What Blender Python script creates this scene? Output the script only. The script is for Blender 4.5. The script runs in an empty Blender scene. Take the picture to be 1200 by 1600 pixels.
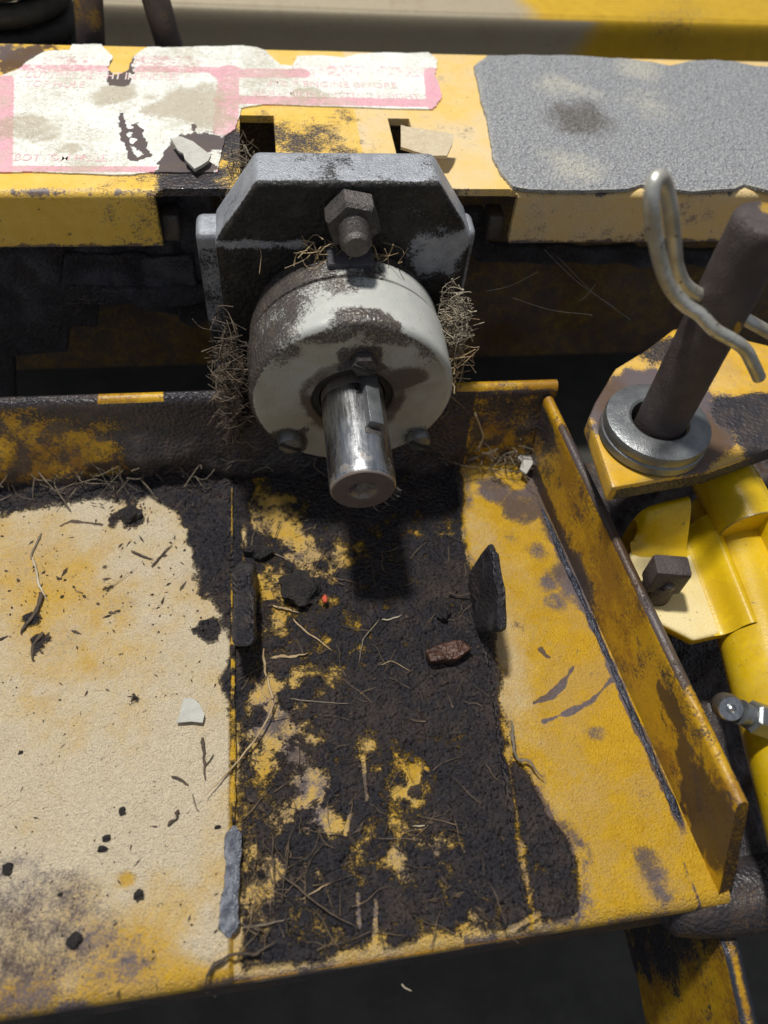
import bpy, bmesh, math, random
import numpy as np
from mathutils import Vector, Matrix
from mathutils.geometry import delaunay_2d_cdt

random.seed(7)
S = bpy.context.scene
COL = S.collection
PI = math.pi

# ------------------------------------------------------------------ camera (1 unit = 10 cm)
FPX = 1190.0                                   # focal length in photo pixels (photo 1200 x 1600)
CH = 2.76                                      # lens height above the deck sheet
def _unit(v): return v / np.linalg.norm(v)
_X = _unit(np.array([9270.0, -495.0, 1190.0]))
_Y = np.array([-238.0, -1594.0, 1190.0]); _Y = _unit(_Y - _X * (_Y @ _X))
_Z = np.cross(_X, _Y)
RC = np.array([_X, _Y, _Z])
CC = np.array([0.0, 0.0, CH])
cam_d = bpy.data.cameras.new('camera')
cam = bpy.data.objects.new('camera', cam_d); COL.objects.link(cam); S.camera = cam
mw = Matrix.Identity(4)
for i in range(3):
    mw[i][0] = RC[i, 0]; mw[i][1] = -RC[i, 1]; mw[i][2] = -RC[i, 2]; mw[i][3] = CC[i]
cam.matrix_world = mw
cam_d.sensor_width = 36.0; cam_d.lens = 36.0 * FPX / 1600.0
cam_d.clip_start = 0.05; cam_d.clip_end = 200.0
cam_d.dof.use_dof = True; cam_d.dof.focus_distance = 2.95; cam_d.dof.aperture_fstop = 0.75

# ------------------------------------------------------------------ world and lamps
W = bpy.data.worlds.new('World'); S.world = W; W.use_nodes = True
W.node_tree.nodes['Background'].inputs[0].default_value = (0.80, 0.86, 1.0, 1)
W.node_tree.nodes['Background'].inputs[1].default_value = 0.30
def area_lamp(name, loc, target, size, power, color):
    l = bpy.data.lights.new(name, 'AREA'); l.shape = 'DISK'; l.size = size; l.energy = power; l.color = color
    o = bpy.data.objects.new(name, l); COL.objects.link(o); o.location = loc
    o.rotation_euler = (Vector(target) - Vector(loc)).to_track_quat('-Z', 'Y').to_euler()
    return o
area_lamp('workshop_lamp', (-2.0, 4.5, 14.0), (0.2, 1.8, 0.3), 1.3, 2400, (1.0, 0.97, 0.92))
S.view_settings.view_transform = 'Standard'; S.view_settings.look = 'None'
S.view_settings.exposure = 0.0; S.view_settings.gamma = 1.0

# ------------------------------------------------------------------ measuring helpers
def ray(px, py): return RC @ np.array([(px - 600.0) / FPX, (py - 800.0) / FPX, 1.0])
def onz(px, py, z=0.0):
    d = ray(px, py); return CC + d * ((z - CC[2]) / d[2])
def ony(px, py, y):
    d = ray(px, py); return CC + d * ((y - CC[1]) / d[1])
def onx(px, py, x):
    d = ray(px, py); return CC + d * ((x - CC[0]) / d[0])
def zpoly(pts, z=0.0): return np.array([onz(p[0], p[1], z)[:2] for p in pts])

# ------------------------------------------------------------------ numeric noise and masks
def _hash(ix, iy, iz, seed):
    h = (ix.astype(np.int64) * 374761393 + iy.astype(np.int64) * 668265263 + iz.astype(np.int64) * 2147483647 + seed * 1274126177) & 0xFFFFFFFF
    h = ((h ^ (h >> 13)) * 1274126177) & 0xFFFFFFFF
    h = ((h ^ (h >> 16)) * 2246822519) & 0xFFFFFFFF
    return ((h ^ (h >> 15)) & 0xFFFFFF) / float(0xFFFFFF)
def vnoise(P, seed=0):
    f = np.floor(P); t = P - f; t = t * t * t * (t * (t * 6 - 15) + 10); i = f.astype(np.int64)
    r = 0
    for dx in (0, 1):
        wx = t[:, 0] if dx else 1 - t[:, 0]
        for dy in (0, 1):
            wy = t[:, 1] if dy else 1 - t[:, 1]
            for dz in (0, 1):
                wz = t[:, 2] if dz else 1 - t[:, 2]
                r = r + wx * wy * wz * _hash(i[:, 0] + dx, i[:, 1] + dy, i[:, 2] + dz, seed)
    return r
def fbm(P, scale=1.0, octs=4, seed=0, gain=0.5):
    P = np.asarray(P, float) * scale; a = 1.0; s = 0; n = 0
    for k in range(octs):
        s = s + a * vnoise(P + 17.3 * k, seed + k); n += a; a *= gain; P = P * 2.03
    return s / n - 0.5                           # about -0.5 .. 0.5
def sdf(P, poly):                               # negative inside
    x, y = P[:, 0], P[:, 1]; d = np.full(len(P), 1e9); inside = np.zeros(len(P), bool)
    n = len(poly)
    for i in range(n):
        a = poly[i]; b = poly[(i + 1) % n]; e = b - a
        wx = x - a[0]; wy = y - a[1]
        t = np.clip((wx * e[0] + wy * e[1]) / (e @ e + 1e-12), 0, 1)
        d = np.minimum(d, (wx - e[0] * t) ** 2 + (wy - e[1] * t) ** 2)
        c = (a[1] > y) != (b[1] > y)
        with np.errstate(divide='ignore', invalid='ignore'):
            xi = (b[0] - a[0]) * (y - a[1]) / (b[1] - a[1] + 1e-12) + a[0]
        inside ^= c & (x < xi)
    d = np.sqrt(d); d[inside] *= -1
    return d
def line_d(P, pts):
    d = np.full(len(P), 1e9)
    for a, b in zip(pts[:-1], pts[1:]):
        e = b - a; wx = P[:, 0] - a[0]; wy = P[:, 1] - a[1]
        t = np.clip((wx * e[0] + wy * e[1]) / (e @ e + 1e-12), 0, 1)
        d = np.minimum(d, np.hypot(wx - e[0] * t, wy - e[1] * t))
    return d
def ss(a, b, x):
    t = np.clip((x - a) / (b - a), 0, 1); return t * t * (3 - 2 * t)

# ------------------------------------------------------------------ mesh helpers
def raw_mesh(name, V, F, mat=None, smooth=True, sharp=None):
    me = bpy.data.meshes.new(name)
    V = np.asarray(V, np.float32)
    if isinstance(F, np.ndarray):
        n, k = F.shape
        me.vertices.add(len(V)); me.vertices.foreach_set('co', V.ravel())
        me.loops.add(n * k); me.loops.foreach_set('vertex_index', F.ravel().astype(np.int32))
        me.polygons.add(n); me.polygons.foreach_set('loop_start', np.arange(0, n * k, k, dtype=np.int32))
        me.update(calc_edges=True)
    else:
        me.from_pydata([tuple(map(float, v)) for v in V], [], [tuple(map(int, f)) for f in F])
        bm = bmesh.new(); bm.from_mesh(me); bmesh.ops.recalc_face_normals(bm, faces=bm.faces); bm.to_mesh(me); bm.free()
    if smooth:
        me.polygons.foreach_set('use_smooth', np.ones(len(me.polygons), bool))
        if sharp: me.set_sharp_from_angle(angle=math.radians(sharp))
    if mat: me.materials.append(mat)
    return me
def link(name, me, parent=None, loc=None):
    o = bpy.data.objects.new(name, me); COL.objects.link(o)
    if parent is not None: o.parent = parent
    if loc is not None: o.location = loc
    return o
def wear(o, rgb):
    me = o.data; a = me.attributes.new('wear', 'FLOAT_COLOR', 'POINT')
    arr = np.ones((len(me.vertices), 4), np.float32); arr[:, :3] = np.clip(rgb, 0, 1)
    a.data.foreach_set('color', arr.ravel())
def coords(o):
    a = np.empty(len(o.data.vertices) * 3, np.float32); o.data.vertices.foreach_get('co', a); return a.reshape(-1, 3).astype(float)
def tag(o, label=None, cat=None, group=None, kind=None):
    if label: o['label'] = label
    if cat: o['category'] = cat
    if group: o['group'] = group
    if kind: o['kind'] = kind
    return o
def empty(name, loc, label, cat, rot=None, group=None):
    o = bpy.data.objects.new(name, None); COL.objects.link(o); o.location = loc; o.empty_display_size = 0.1
    if rot: o.rotation_euler = rot
    m = Matrix.LocRotScale(Vector(loc), o.rotation_euler, None)
    INV[o.name] = np.array(m.inverted())
    return tag(o, label, cat, group)
INV = {}
def root_of(o):
    while o.parent: o = o.parent
    return o
def part(name, V, F, mat, parent, smooth=True, sharp=None):     # V in world coordinates
    r = root_of(parent); M = INV[r.name]; V = np.asarray(V, float)
    V = V @ M[:3, :3].T + M[:3, 3]
    return link(name, raw_mesh(name, V, F, mat, smooth, sharp), parent)
def thing_mesh(name, V, F, mat, label, cat, group=None, smooth=True, sharp=None):   # a one-mesh thing, origin at its base
    V = np.asarray(V, float); c = V.mean(0); c[2] = V[:, 2].min()
    o = link(name, raw_mesh(name, V - c, F, mat, smooth, sharp), None, c); INV[o.name] = np.array(Matrix.Translation(-Vector(c)))
    return tag(o, label, cat, group)
def grid(nu, nv):
    i = np.arange(nu * nv).reshape(nv, nu)
    return np.stack([i[:-1, :-1].ravel(), i[:-1, 1:].ravel(), i[1:, 1:].ravel(), i[1:, :-1].ravel()], 1)
def bm_out(bm):
    bmesh.ops.recalc_face_normals(bm, faces=bm.faces)
    bm.verts.index_update()
    V = np.array([v.co[:] for v in bm.verts]); F = [[v.index for v in f.verts] for f in bm.faces]; bm.free(); return V, F
def prism(poly, z0, z1, bevel=0.0, seg=2, sub=0.0):               # outline in x,y extruded z0..z1
    bm = bmesh.new()
    b = [bm.verts.new((p[0], p[1], z0)) for p in poly]; t = [bm.verts.new((p[0], p[1], z1)) for p in poly]; n = len(poly)
    bm.faces.new(t); bm.faces.new(b[::-1])
    for i in range(n): bm.faces.new((b[i], b[(i + 1) % n], t[(i + 1) % n], t[i]))
    bmesh.ops.recalc_face_normals(bm, faces=bm.faces)
    if bevel: bmesh.ops.bevel(bm, geom=[e for e in bm.edges], offset=bevel, segments=seg, profile=0.5, affect='EDGES', clamp_overlap=True)
    return bm_out(bm)
def box(lo, hi, bevel=0.0, seg=2):
    return prism([(lo[0], lo[1]), (hi[0], lo[1]), (hi[0], hi[1]), (lo[0], hi[1])], lo[2], hi[2], bevel, seg)
def lathe(prof, n=64, closed=True):            # prof (r, h) about +z
    V = []; F = []
    for r, h in prof:
        for k in range(n):
            a = 2 * PI * k / n; V.append((r * math.cos(a), r * math.sin(a), h))
    m = len(prof)
    for j in range(m - 1):
        for k in range(n): F.append((j * n + k, j * n + (k + 1) % n, (j + 1) * n + (k + 1) % n, (j + 1) * n + k))
    if closed: F.append(tuple(range(n))[::-1]); F.append(tuple((m - 1) * n + k for k in range(n)))
    return np.array(V), F
def smooth_path(pts, n=6):
    P = [np.array(p, float) for p in pts]
    if len(P) < 3: return [P[0] + (P[-1] - P[0]) * t for t in np.linspace(0, 1, max(3, n))]
    Q = [2 * P[0] - P[1]] + P + [2 * P[-1] - P[-2]]; out = []
    for i in range(1, len(Q) - 2):
        for k in range(n):
            t = k / n; a, b, c, d = Q[i - 1:i + 3]
            out.append(0.5 * (2 * b + (c - a) * t + (2 * a - 5 * b + 4 * c - d) * t * t + (3 * b - a - 3 * c + d) * t ** 3))
    return out + [P[-1]]
def tube(path, rad, n=8, flat=1.0):
    path = [np.array(p, float) for p in path]; m = len(path)
    if not callable(rad): r0 = rad; rad = lambda t: r0
    V = []; F = []; up = np.array([0.13, 0.21, 0.97])
    for i, p in enumerate(path):
        t = _unit(path[min(i + 1, m - 1)] - path[max(i - 1, 0)] + 1e-9)
        s = np.cross(t, up); s = s if np.linalg.norm(s) > 1e-4 else np.array([1.0, 0, 0]); s = _unit(s); u = np.cross(s, t)
        r = rad(i / (m - 1))
        for k in range(n):
            a = 2 * PI * k / n; V.append(p + s * math.cos(a) * r + u * math.sin(a) * r * flat)
    for i in range(m - 1):
        for k in range(n): F.append((i * n + k, i * n + (k + 1) % n, (i + 1) * n + (k + 1) % n, (i + 1) * n + k))
    F.append(tuple(range(n))[::-1]); F.append(tuple((m - 1) * n + k for k in range(n)))
    return np.array(V), F
def join(*vf):
    V = []; F = []; o = 0
    for v, f in vf:
        V.append(np.asarray(v, float)); F += [[i + o for i in q] for q in f]; o += len(v)
    return np.concatenate(V), F
def chunk(c, r, seed, sub=3, rough=0.5):
    bm = bmesh.new(); bmesh.ops.create_icosphere(bm, subdivisions=sub, radius=1.0)
    V, F = bm_out(bm); n = fbm(V, 1.3, 4, seed)[:, None]
    V = V * (1 + n * 2 * rough) * np.array(r) + np.array(c); return V, F
def densify(V, F, cuts):                        # finer mesh for vertex masks
    bm = bmesh.new(); vs = [bm.verts.new(v) for v in V]
    for f in F:
        try: bm.faces.new([vs[i] for i in f])
        except ValueError: pass
    bmesh.ops.triangulate(bm, faces=[f for f in bm.faces if len(f.verts) > 4])
    for k in range(cuts):
        L = sorted((e.calc_length() for e in bm.edges)); lim = max(L[-1] * 0.5, 0.012)
        bmesh.ops.subdivide_edges(bm, edges=[e for e in bm.edges if e.calc_length() > lim], cuts=1, use_grid_fill=True)
        bmesh.ops.triangulate(bm, faces=[f for f in bm.faces if len(f.verts) > 4])
    return bm_out(bm)

# ------------------------------------------------------------------ materials
class NT:
    def __init__(s, name):
        s.m = bpy.data.materials.new(name); s.m.use_nodes = True; s.t = s.m.node_tree; s.n = s.t.nodes
        s.b = s.n['Principled BSDF']; s.co = s.n.new('ShaderNodeTexCoord').outputs['Object']
    def put(s, sock, v):
        if isinstance(v, bpy.types.NodeSocket): s.t.links.new(v, sock)
        elif isinstance(v, (tuple, list)) and len(v) == 3 and sock.type == 'RGBA': sock.default_value = (*v, 1)
        else: sock.default_value = v
    def math(s, op, a, b=0.5, c=None):
        n = s.n.new('ShaderNodeMath'); n.operation = op; s.put(n.inputs[0], a); s.put(n.inputs[1], b)
        if c is not None: s.put(n.inputs[2], c)
        return n.outputs[0]
    def noise(s, scale, detail=4, rough=0.55, vec=None, dist=0.0):
        n = s.n.new('ShaderNodeTexNoise'); n.inputs['Scale'].default_value = scale; n.inputs['Detail'].default_value = detail
        n.inputs['Roughness'].default_value = rough; n.inputs['Distortion'].default_value = dist
        s.put(n.inputs['Vector'], vec or s.co); return n.outputs[0]
    def voro(s, scale, feat='F1', rnd=1.0, vec=None):
        n = s.n.new('ShaderNodeTexVoronoi'); n.feature = feat; n.inputs['Scale'].default_value = scale; n.inputs['Randomness'].default_value = rnd
        s.put(n.inputs['Vector'], vec or s.co); return n.outputs[0]
    def step(s, v, a, b, lo=0.0, hi=1.0):
        n = s.n.new('ShaderNodeMapRange'); n.interpolation_type = 'SMOOTHSTEP'; s.put(n.inputs[0], v)
        s.put(n.inputs[1], a); s.put(n.inputs[2], b); s.put(n.inputs[3], lo); s.put(n.inputs[4], hi); return n.outputs[0]
    def mix(s, f, a, b):
        n = s.n.new('ShaderNodeMix'); n.data_type = 'RGBA'; s.put(n.inputs[0], f); s.put(n.inputs[6], a); s.put(n.inputs[7], b); return n.outputs[2]
    def mixf(s, f, a, b):
        n = s.n.new('ShaderNodeMix'); n.data_type = 'FLOAT'; s.put(n.inputs[0], f); s.put(n.inputs[2], a); s.put(n.inputs[3], b); return n.outputs[0]
    def bump(s, h, strength, dist, normal=None):
        n = s.n.new('ShaderNodeBump'); n.inputs['Strength'].default_value = strength; n.inputs['Distance'].default_value = dist
        s.put(n.inputs['Height'], h)
        if normal is not None: s.t.links.new(normal, n.inputs['Normal'])
        return n.outputs[0]
    def attr(s):
        n = s.n.new('ShaderNodeAttribute'); n.attribute_name = 'wear'; q = s.n.new('ShaderNodeSeparateColor')
        s.t.links.new(n.outputs['Color'], q.inputs[0]); return q.outputs
    def edge(s, radius):                        # 0 on flats, rises on rounded-off edges
        bv = s.n.new('ShaderNodeBevel'); bv.samples = 6; bv.inputs[0].default_value = radius
        g = s.n.new('ShaderNodeNewGeometry'); d = s.n.new('ShaderNodeVectorMath'); d.operation = 'DOT_PRODUCT'
        s.t.links.new(bv.outputs[0], d.inputs[0]); s.t.links.new(g.outputs['True Normal'], d.inputs[1])
        return s.math('SUBTRACT', 1.0, d.outputs['Value'])
    def out(s, col, rough=0.5, metal=0.0, normal=None, spec=0.5):
        s.put(s.b.inputs['Base Color'], col); s.put(s.b.inputs['Roughness'], rough); s.put(s.b.inputs['Metallic'], metal)
        s.b.inputs['Specular IOR Level'].default_value = spec
        if normal is not None: s.t.links.new(normal, s.b.inputs['Normal'])
        return s.m

def worn(name, a, b, rough=0.42, dust=(0.74, 0.60, 0.38), tarc=(0.027, 0.0255, 0.031), tarb=(0.066, 0.050, 0.044), bare=(0.105, 0.09, 0.115),
         bareb=(0.10, 0.052, 0.028), auto=0.0, edge=0.0, specks=0.5, metal=0.0, gritty=0.5, bead=72.0, tarbump=1.0, grain=0.5, edge_r=0.025, edgecol=(0.13, 0.13, 0.155), tarspec=0.5, softj=0.6, glo=0.34, ghi=0.66, dustr=0.72, vary=0.0, varcol=(0.42, 0.24, 0.05)):
    """Painted or cast metal with dust (wear B), bare or rusted patches (wear G) and black grease crust (wear R)."""
    m = NT(name); R, G, B = m.attr()[:3]
    n1 = m.noise(2.2, 3); n2 = m.noise(14, 5, 0.65); n3 = m.noise(60, 4, 0.7); n4 = m.noise(210, 2, 0.6); n5 = m.noise(120, 3, 0.7)
    jit = m.math('ADD', m.math('MULTIPLY', m.math('SUBTRACT', n3, 0.5), 0.9), m.math('MULTIPLY', m.math('SUBTRACT', n2, 0.5), 0.6))
    jit = m.math('ADD', jit, m.math('MULTIPLY', m.math('SUBTRACT', n5, 0.5), 0.9))
    col = m.mix(m.step(n2, 0.3, 0.7), a, b)
    if vary: col = m.mix(m.math('MULTIPLY', m.step(m.math('ADD', m.noise(3.3, 5, 0.65), m.math('MULTIPLY', m.math('SUBTRACT', n3, 0.5), 0.35)), 0.44, 0.62), vary), col, varcol)
    dj = m.math('ADD', B, m.math('MULTIPLY', jit, 0.35)); df = m.step(dj, 0.05, 1.0)
    df = m.math('MULTIPLY', df, m.step(B, 0.0, 0.08))
    dcol = m.mix(m.step(n4, 0.3, 0.7), tuple(c * 0.84 for c in dust), tuple(min(1, c * 1.10) for c in dust)); dcol = m.mix(m.step(n3, 0.55, 0.8, 0, 0.4), dcol, tuple(c * q for c, q in zip(dust, (0.62, 0.55, 0.48)))); dcol = m.mix(m.step(m.noise(7, 5, 0.7), 0.5, 0.75, 0, 0.45), dcol, tuple(c * q for c, q in zip(dust, (0.72, 0.66, 0.62))))
    col = m.mix(df, col, dcol)
    # small dark specks
    sp = m.math('MULTIPLY', m.step(m.noise(36, 3, 0.6), 0.66, 0.72), specks * 0.8)
    sp2 = m.math('MULTIPLY', m.step(n4, 0.63, 0.72), specks * 0.5)
    col = m.mix(m.math('MAXIMUM', sp, sp2), col, (0.09, 0.06, 0.045))
    # bare / rusted
    g = m.math('ADD', G, m.math('MULTIPLY', jit, softj))
    if auto: g = m.math('MAXIMUM', g, m.math('ADD', m.math('MULTIPLY', m.math('SUBTRACT', m.noise(5.5, 6, 0.7, dist=0.4), 0.5), 2.6), auto - 0.5))
    gf = m.math('MULTIPLY', m.step(g, glo, ghi), 0.95)
    if edge:
        e = m.edge(edge_r); ef = m.step(m.math('ADD', m.math('MULTIPLY', e, edge * 4.0), m.math('MULTIPLY', jit, 0.9)), 0.38, 0.5)
        ef = m.math('MULTIPLY', ef, m.step(e, 0.01, 0.03))
    bcol = m.mix(m.step(n1, 0.4, 0.62), bare, bareb); bcol = m.mix(m.math('MULTIPLY', n4, 0.5), bcol, tuple(c * 0.4 for c in bare))
    col = m.mix(gf, col, bcol)
    if edge: col = m.mix(ef, col, edgecol)
    # grease
    t = m.math('ADD', R, m.math('MULTIPLY', jit, 0.75)); tf = m.step(t, 0.32, 0.66)
    tcol = m.mix(m.step(m.math('ADD', m.math('MULTIPLY', n2, 0.6), m.math('MULTIPLY', n1, 0.4)), 0.42, 0.66), tarc, tarb); tcol = m.mix(m.step(n4, 0.55, 0.75, 0, 0.45), tcol, (0.10, 0.085, 0.08))
    col = m.mix(tf, col, tcol)
    r = m.mixf(df, rough, dustr); r = m.mixf(gf, r, 0.42)
    if edge: r = m.mixf(ef, r, 0.33)
    r = m.mixf(tf, r, m.step(n3, 0.3, 0.7, 0.2, 0.48))
    mt = metal
    if edge: mt = m.mixf(ef, metal, 0.75)
    mt = m.mixf(tf, mt, 0.0)
    vb = m.math('SUBTRACT', 1.0, m.voro(bead, 'SMOOTH_F1')); vb = m.math('ADD', m.math('MULTIPLY', vb, 1.0), m.math('MULTIPLY', m.noise(85, 3, 0.65), 0.7))
    h = m.math('ADD', m.math('MULTIPLY', n4, grain * 0.5), m.math('MULTIPLY', m.noise(95, 3, 0.6), grain * 0.8))
    h = m.math('ADD', h, m.math('MULTIPLY', gf, -0.12)); h = m.math('ADD', h, m.math('MULTIPLY', m.math('MULTIPLY', m.noise(150, 2, 0.6), df), grain * 1.1))
    h = m.mixf(tf, h, m.math('ADD', m.math('MULTIPLY', vb, tarbump * 2.4), 0.4))
    nb = m.bump(h, gritty, 0.02)
    m.out(col, r, mt, nb)
    m.put(m.b.inputs['Specular IOR Level'], m.mixf(tf, 0.5, tarspec)); return m.m

YEL_A = (0.56, 0.315, 0.010); YEL_B = (0.64, 0.38, 0.018)
M_DECK = worn('worn_yellow_deck_paint', YEL_A, YEL_B, rough=0.40, specks=0.6, gritty=0.85, dust=(0.76, 0.645, 0.455), bare=(0.165, 0.14, 0.165), bareb=(0.13, 0.085, 0.06), vary=0.8, varcol=(0.55, 0.34, 0.08), grain=1.0, softj=0.5, glo=0.27, ghi=0.70, dustr=0.46)
M_YEL = worn('worn_yellow_paint', (0.60, 0.335, 0.010), (0.68, 0.39, 0.015), rough=0.38, auto=0.13, edge=0.9, vary=0.6, specks=0.6, gritty=0.3, grain=0.3)
M_WALL = worn('scraped_yellow_paint', (0.50, 0.285, 0.01), (0.60, 0.345, 0.012), rough=0.38, auto=0.20, edge=1.6, bare=(0.075, 0.065, 0.075), bareb=(0.07, 0.036, 0.018), edgecol=(0.07, 0.075, 0.095), vary=0.8, varcol=(0.28, 0.13, 0.012), specks=0.6, gritty=0.35, grain=0.35, edge_r=0.03)
M_BEAM = worn('dusty_yellow_paint', (0.70, 0.43, 0.05), (0.75, 0.49, 0.085), rough=0.5, specks=0.8, gritty=0.3, grain=0.4, dust=(0.66, 0.53, 0.33))
M_ARM = worn('clean_yellow_paint', (0.62, 0.40, 0.004), (0.68, 0.46, 0.006), rough=0.30, specks=0.7, gritty=0.14, grain=0.3, vary=0.55, varcol=(0.48, 0.29, 0.01), edge=0.7, dust=(0.78, 0.66, 0.36))  # dust colour also gives the cream light tone on the flat plate's upper face
M_HOUS = worn('grey_housing_paint', (0.42, 0.43, 0.395), (0.48, 0.485, 0.45), rough=0.4, dust=(0.36, 0.335, 0.25), tarc=(0.060, 0.052, 0.048), tarb=(0.11, 0.09, 0.07), softj=0.4, glo=0.2, ghi=0.8, specks=0.4, gritty=0.3, bead=80, tarbump=0.8, grain=0.2, bare=(0.10, 0.075, 0.06), bareb=(0.12, 0.09, 0.065))
M_CAST = worn('grimy_cast_aluminium', (0.25, 0.265, 0.29), (0.36, 0.375, 0.40), rough=0.45, metal=0.35, tarc=(0.020, 0.019, 0.018), tarb=(0.048, 0.043, 0.038), tarspec=0.2, specks=0.5, gritty=0.4, bead=60, tarbump=0.4, grain=0.8)
M_GREASE = worn('greasy_black_metal', (0.05, 0.05, 0.062), (0.10, 0.095, 0.10), rough=0.5, auto=0.0, specks=0.2, gritty=0.7, grain=1.2)
M_DARKSTEEL = worn('dark_oily_steel', (0.075, 0.068, 0.062), (0.12, 0.105, 0.095), rough=0.42, metal=0.4, specks=0.4, gritty=0.4, grain=0.8)
M_RUST = worn('rust_brown_steel', (0.055, 0.042, 0.040), (0.085, 0.066, 0.062), rough=0.5, metal=0.15, specks=0.4, gritty=0.45, grain=1.0, bare=YEL_A, bareb=YEL_B)
M_ZINC = worn('dull_zinc_steel', (0.17, 0.18, 0.185), (0.26, 0.27, 0.27), rough=0.36, metal=0.7, specks=0.2, gritty=0.25, grain=0.4, bare=(0.16, 0.13, 0.06), bareb=(0.22, 0.17, 0.07))

def mat_shaft():
    m = NT('bright_turned_steel'); R, G, B = m.attr()[:3]
    mp = m.n.new('ShaderNodeMapping'); mp.inputs['Scale'].default_value = (30, 3.5, 30); m.put(mp.inputs[0], m.co)
    n = m.noise(3.0, 5, 0.7, vec=mp.outputs[0]); n2 = m.noise(25, 4, 0.6)
    col = m.mix(m.step(n, 0.3, 0.7), (0.36, 0.37, 0.38), (0.55, 0.55, 0.55))
    st = m.step(m.math('ADD', R, m.math('MULTIPLY', m.math('SUBTRACT', n2, 0.5), 0.8)), 0.35, 0.65)
    col = m.mix(st, col, m.mix(n2, (0.10, 0.07, 0.055), (0.19, 0.15, 0.13)))
    return m.out(col, m.mixf(st, m.step(n, 0.2, 0.8, 0.2, 0.36), 0.6), m.mixf(st, 1.0, 0.2), m.bump(n2, 0.12, 0.01))
M_SHAFT = mat_shaft()
def mat_clip():
    m = NT('zinc_plated_wire'); n = m.noise(9, 5, 0.65); n2 = m.noise(40, 3)
    col = m.mix(m.step(n, 0.4, 0.65), (0.62, 0.61, 0.54), (0.46, 0.43, 0.34)); col = m.mix(m.step(n2, 0.66, 0.72), col, (0.04, 0.03, 0.025))
    return m.out(col, m.step(n, 0.3, 0.7, 0.34, 0.5), 0.7, m.bump(n2, 0.3, 0.012))
M_CLIP = mat_clip()
def mat_grip():
    m = NT('grey_grit_grip_tape'); R, G, B = m.attr()[:3]; v = m.voro(75); n = m.noise(120, 3, 0.7); n2 = m.noise(9, 4)
    col = m.mix(m.step(v, 0.1, 0.6), (0.50, 0.51, 0.52), (0.29, 0.295, 0.305)); col = m.mix(m.step(n, 0.6, 0.75), col, (0.62, 0.64, 0.66))
    df = m.step(m.math('ADD', B, m.math('MULTIPLY', m.math('SUBTRACT', m.noise(40, 4), 0.5), 0.9)), 0.3, 0.9)
    col = m.mix(m.math('MULTIPLY', df, 0.75), col, (0.58, 0.56, 0.46))
    tf = m.step(m.math('ADD', R, m.math('MULTIPLY', m.math('SUBTRACT', m.noise(40, 4), 0.5), 0.7)), 0.25, 0.9); col = m.mix(m.math('MULTIPLY', tf, 0.8), col, (0.10, 0.082, 0.062))
    h = m.math('ADD', m.math('MULTIPLY', v, -1.0), n)
    return m.out(col, 0.75, 0.0, m.bump(h, 0.8, 0.02), 0.35)
M_GRIP = mat_grip()
def mat_sticker():
    m = NT('worn_printed_sticker'); R, G, B = m.attr()[:3]
    n2 = m.noise(14, 5, 0.65); n3 = m.noise(48, 5, 0.75); n4 = m.noise(170, 3)
    jit = m.math('SUBTRACT', n3, 0.5)
    pf = m.math('MULTIPLY', m.step(m.math('ADD', G, m.math('MULTIPLY', jit, 1.5)), 0.36, 0.66), 0.9)
    col = m.mix(pf, (0.80, 0.83, 0.78), m.mix(n2, (0.70, 0.22, 0.33), (0.76, 0.38, 0.47)))
    df = m.step(m.math('ADD', B, m.math('MULTIPLY', jit, 1.4)), 0.2, 0.95)
    col = m.mix(m.math('MULTIPLY', df, 0.82), col, m.mix(n2, (0.30, 0.235, 0.15), (0.44, 0.37, 0.26)))
    col = m.mix(m.math('MULTIPLY', m.step(n4, 0.54, 0.66), 0.6), col, (0.26, 0.23, 0.16)); col = m.mix(m.math('MULTIPLY', m.step(m.noise(70, 4, 0.75), 0.56, 0.68), 0.75), col, (0.20, 0.17, 0.12)); col = m.mix(m.step(m.noise(5, 5, 0.7), 0.4, 0.72, 0.08, 0.5), col, (0.50, 0.47, 0.36))
    tf = m.step(m.math('ADD', R, m.math('MULTIPLY', jit, 1.0)), 0.45, 0.58)
    col = m.mix(tf, col, m.mix(n2, (0.06, 0.055, 0.07), (0.13, 0.09, 0.065)))
    return m.out(col, m.mixf(tf, 0.55, 0.6), 0.0, m.bump(m.math('ADD', n4, n3), 0.25, 0.012), 0.4)
M_STICK = mat_sticker()
def mat_print():
    m = NT('faded_pink_print'); n3 = m.noise(42, 5, 0.75)
    col = m.mix(m.step(n3, 0.42, 0.56), (0.66, 0.37, 0.40), (0.66, 0.64, 0.56))
    return m.out(col, 0.6)
M_PRINT = mat_print()
def simple(name, a, b, scale=20, rough=0.7, metal=0.0, bump=0.4, det=4, dist=0.015, spec=0.4):
    m = NT(name); n = m.noise(scale, det, 0.65); n2 = m.noise(scale * 4, 3)
    return m.out(m.mix(m.step(n, 0.3, 0.7), a, b), rough, metal, m.bump(m.math('ADD', n, n2), bump, dist), spec)
M_STRAW = simple('dry_straw', (0.30, 0.20, 0.10), (0.46, 0.35, 0.20), 12, 0.6)
M_PALE = simple('pale_dry_grass', (0.38, 0.32, 0.22), (0.55, 0.48, 0.36), 12, 0.7)
M_TWIG = simple('dark_twig', (0.045, 0.034, 0.026), (0.10, 0.07, 0.045), 14, 0.7)
M_STEM = simple('greyed_stem', (0.12, 0.10, 0.075), (0.20, 0.16, 0.11), 14, 0.7)
M_HAY = simple('matted_hay', (0.06, 0.045, 0.03), (0.52, 0.45, 0.33), 26, 0.8)
M_DEBRIS = simple('brown_matted_debris', (0.035, 0.027, 0.02), (0.16, 0.12, 0.08), 10, 0.8)
M_CARD = simple('grey_cardboard', (0.42, 0.41, 0.36), (0.50, 0.49, 0.44), 30, 0.8)
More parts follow.
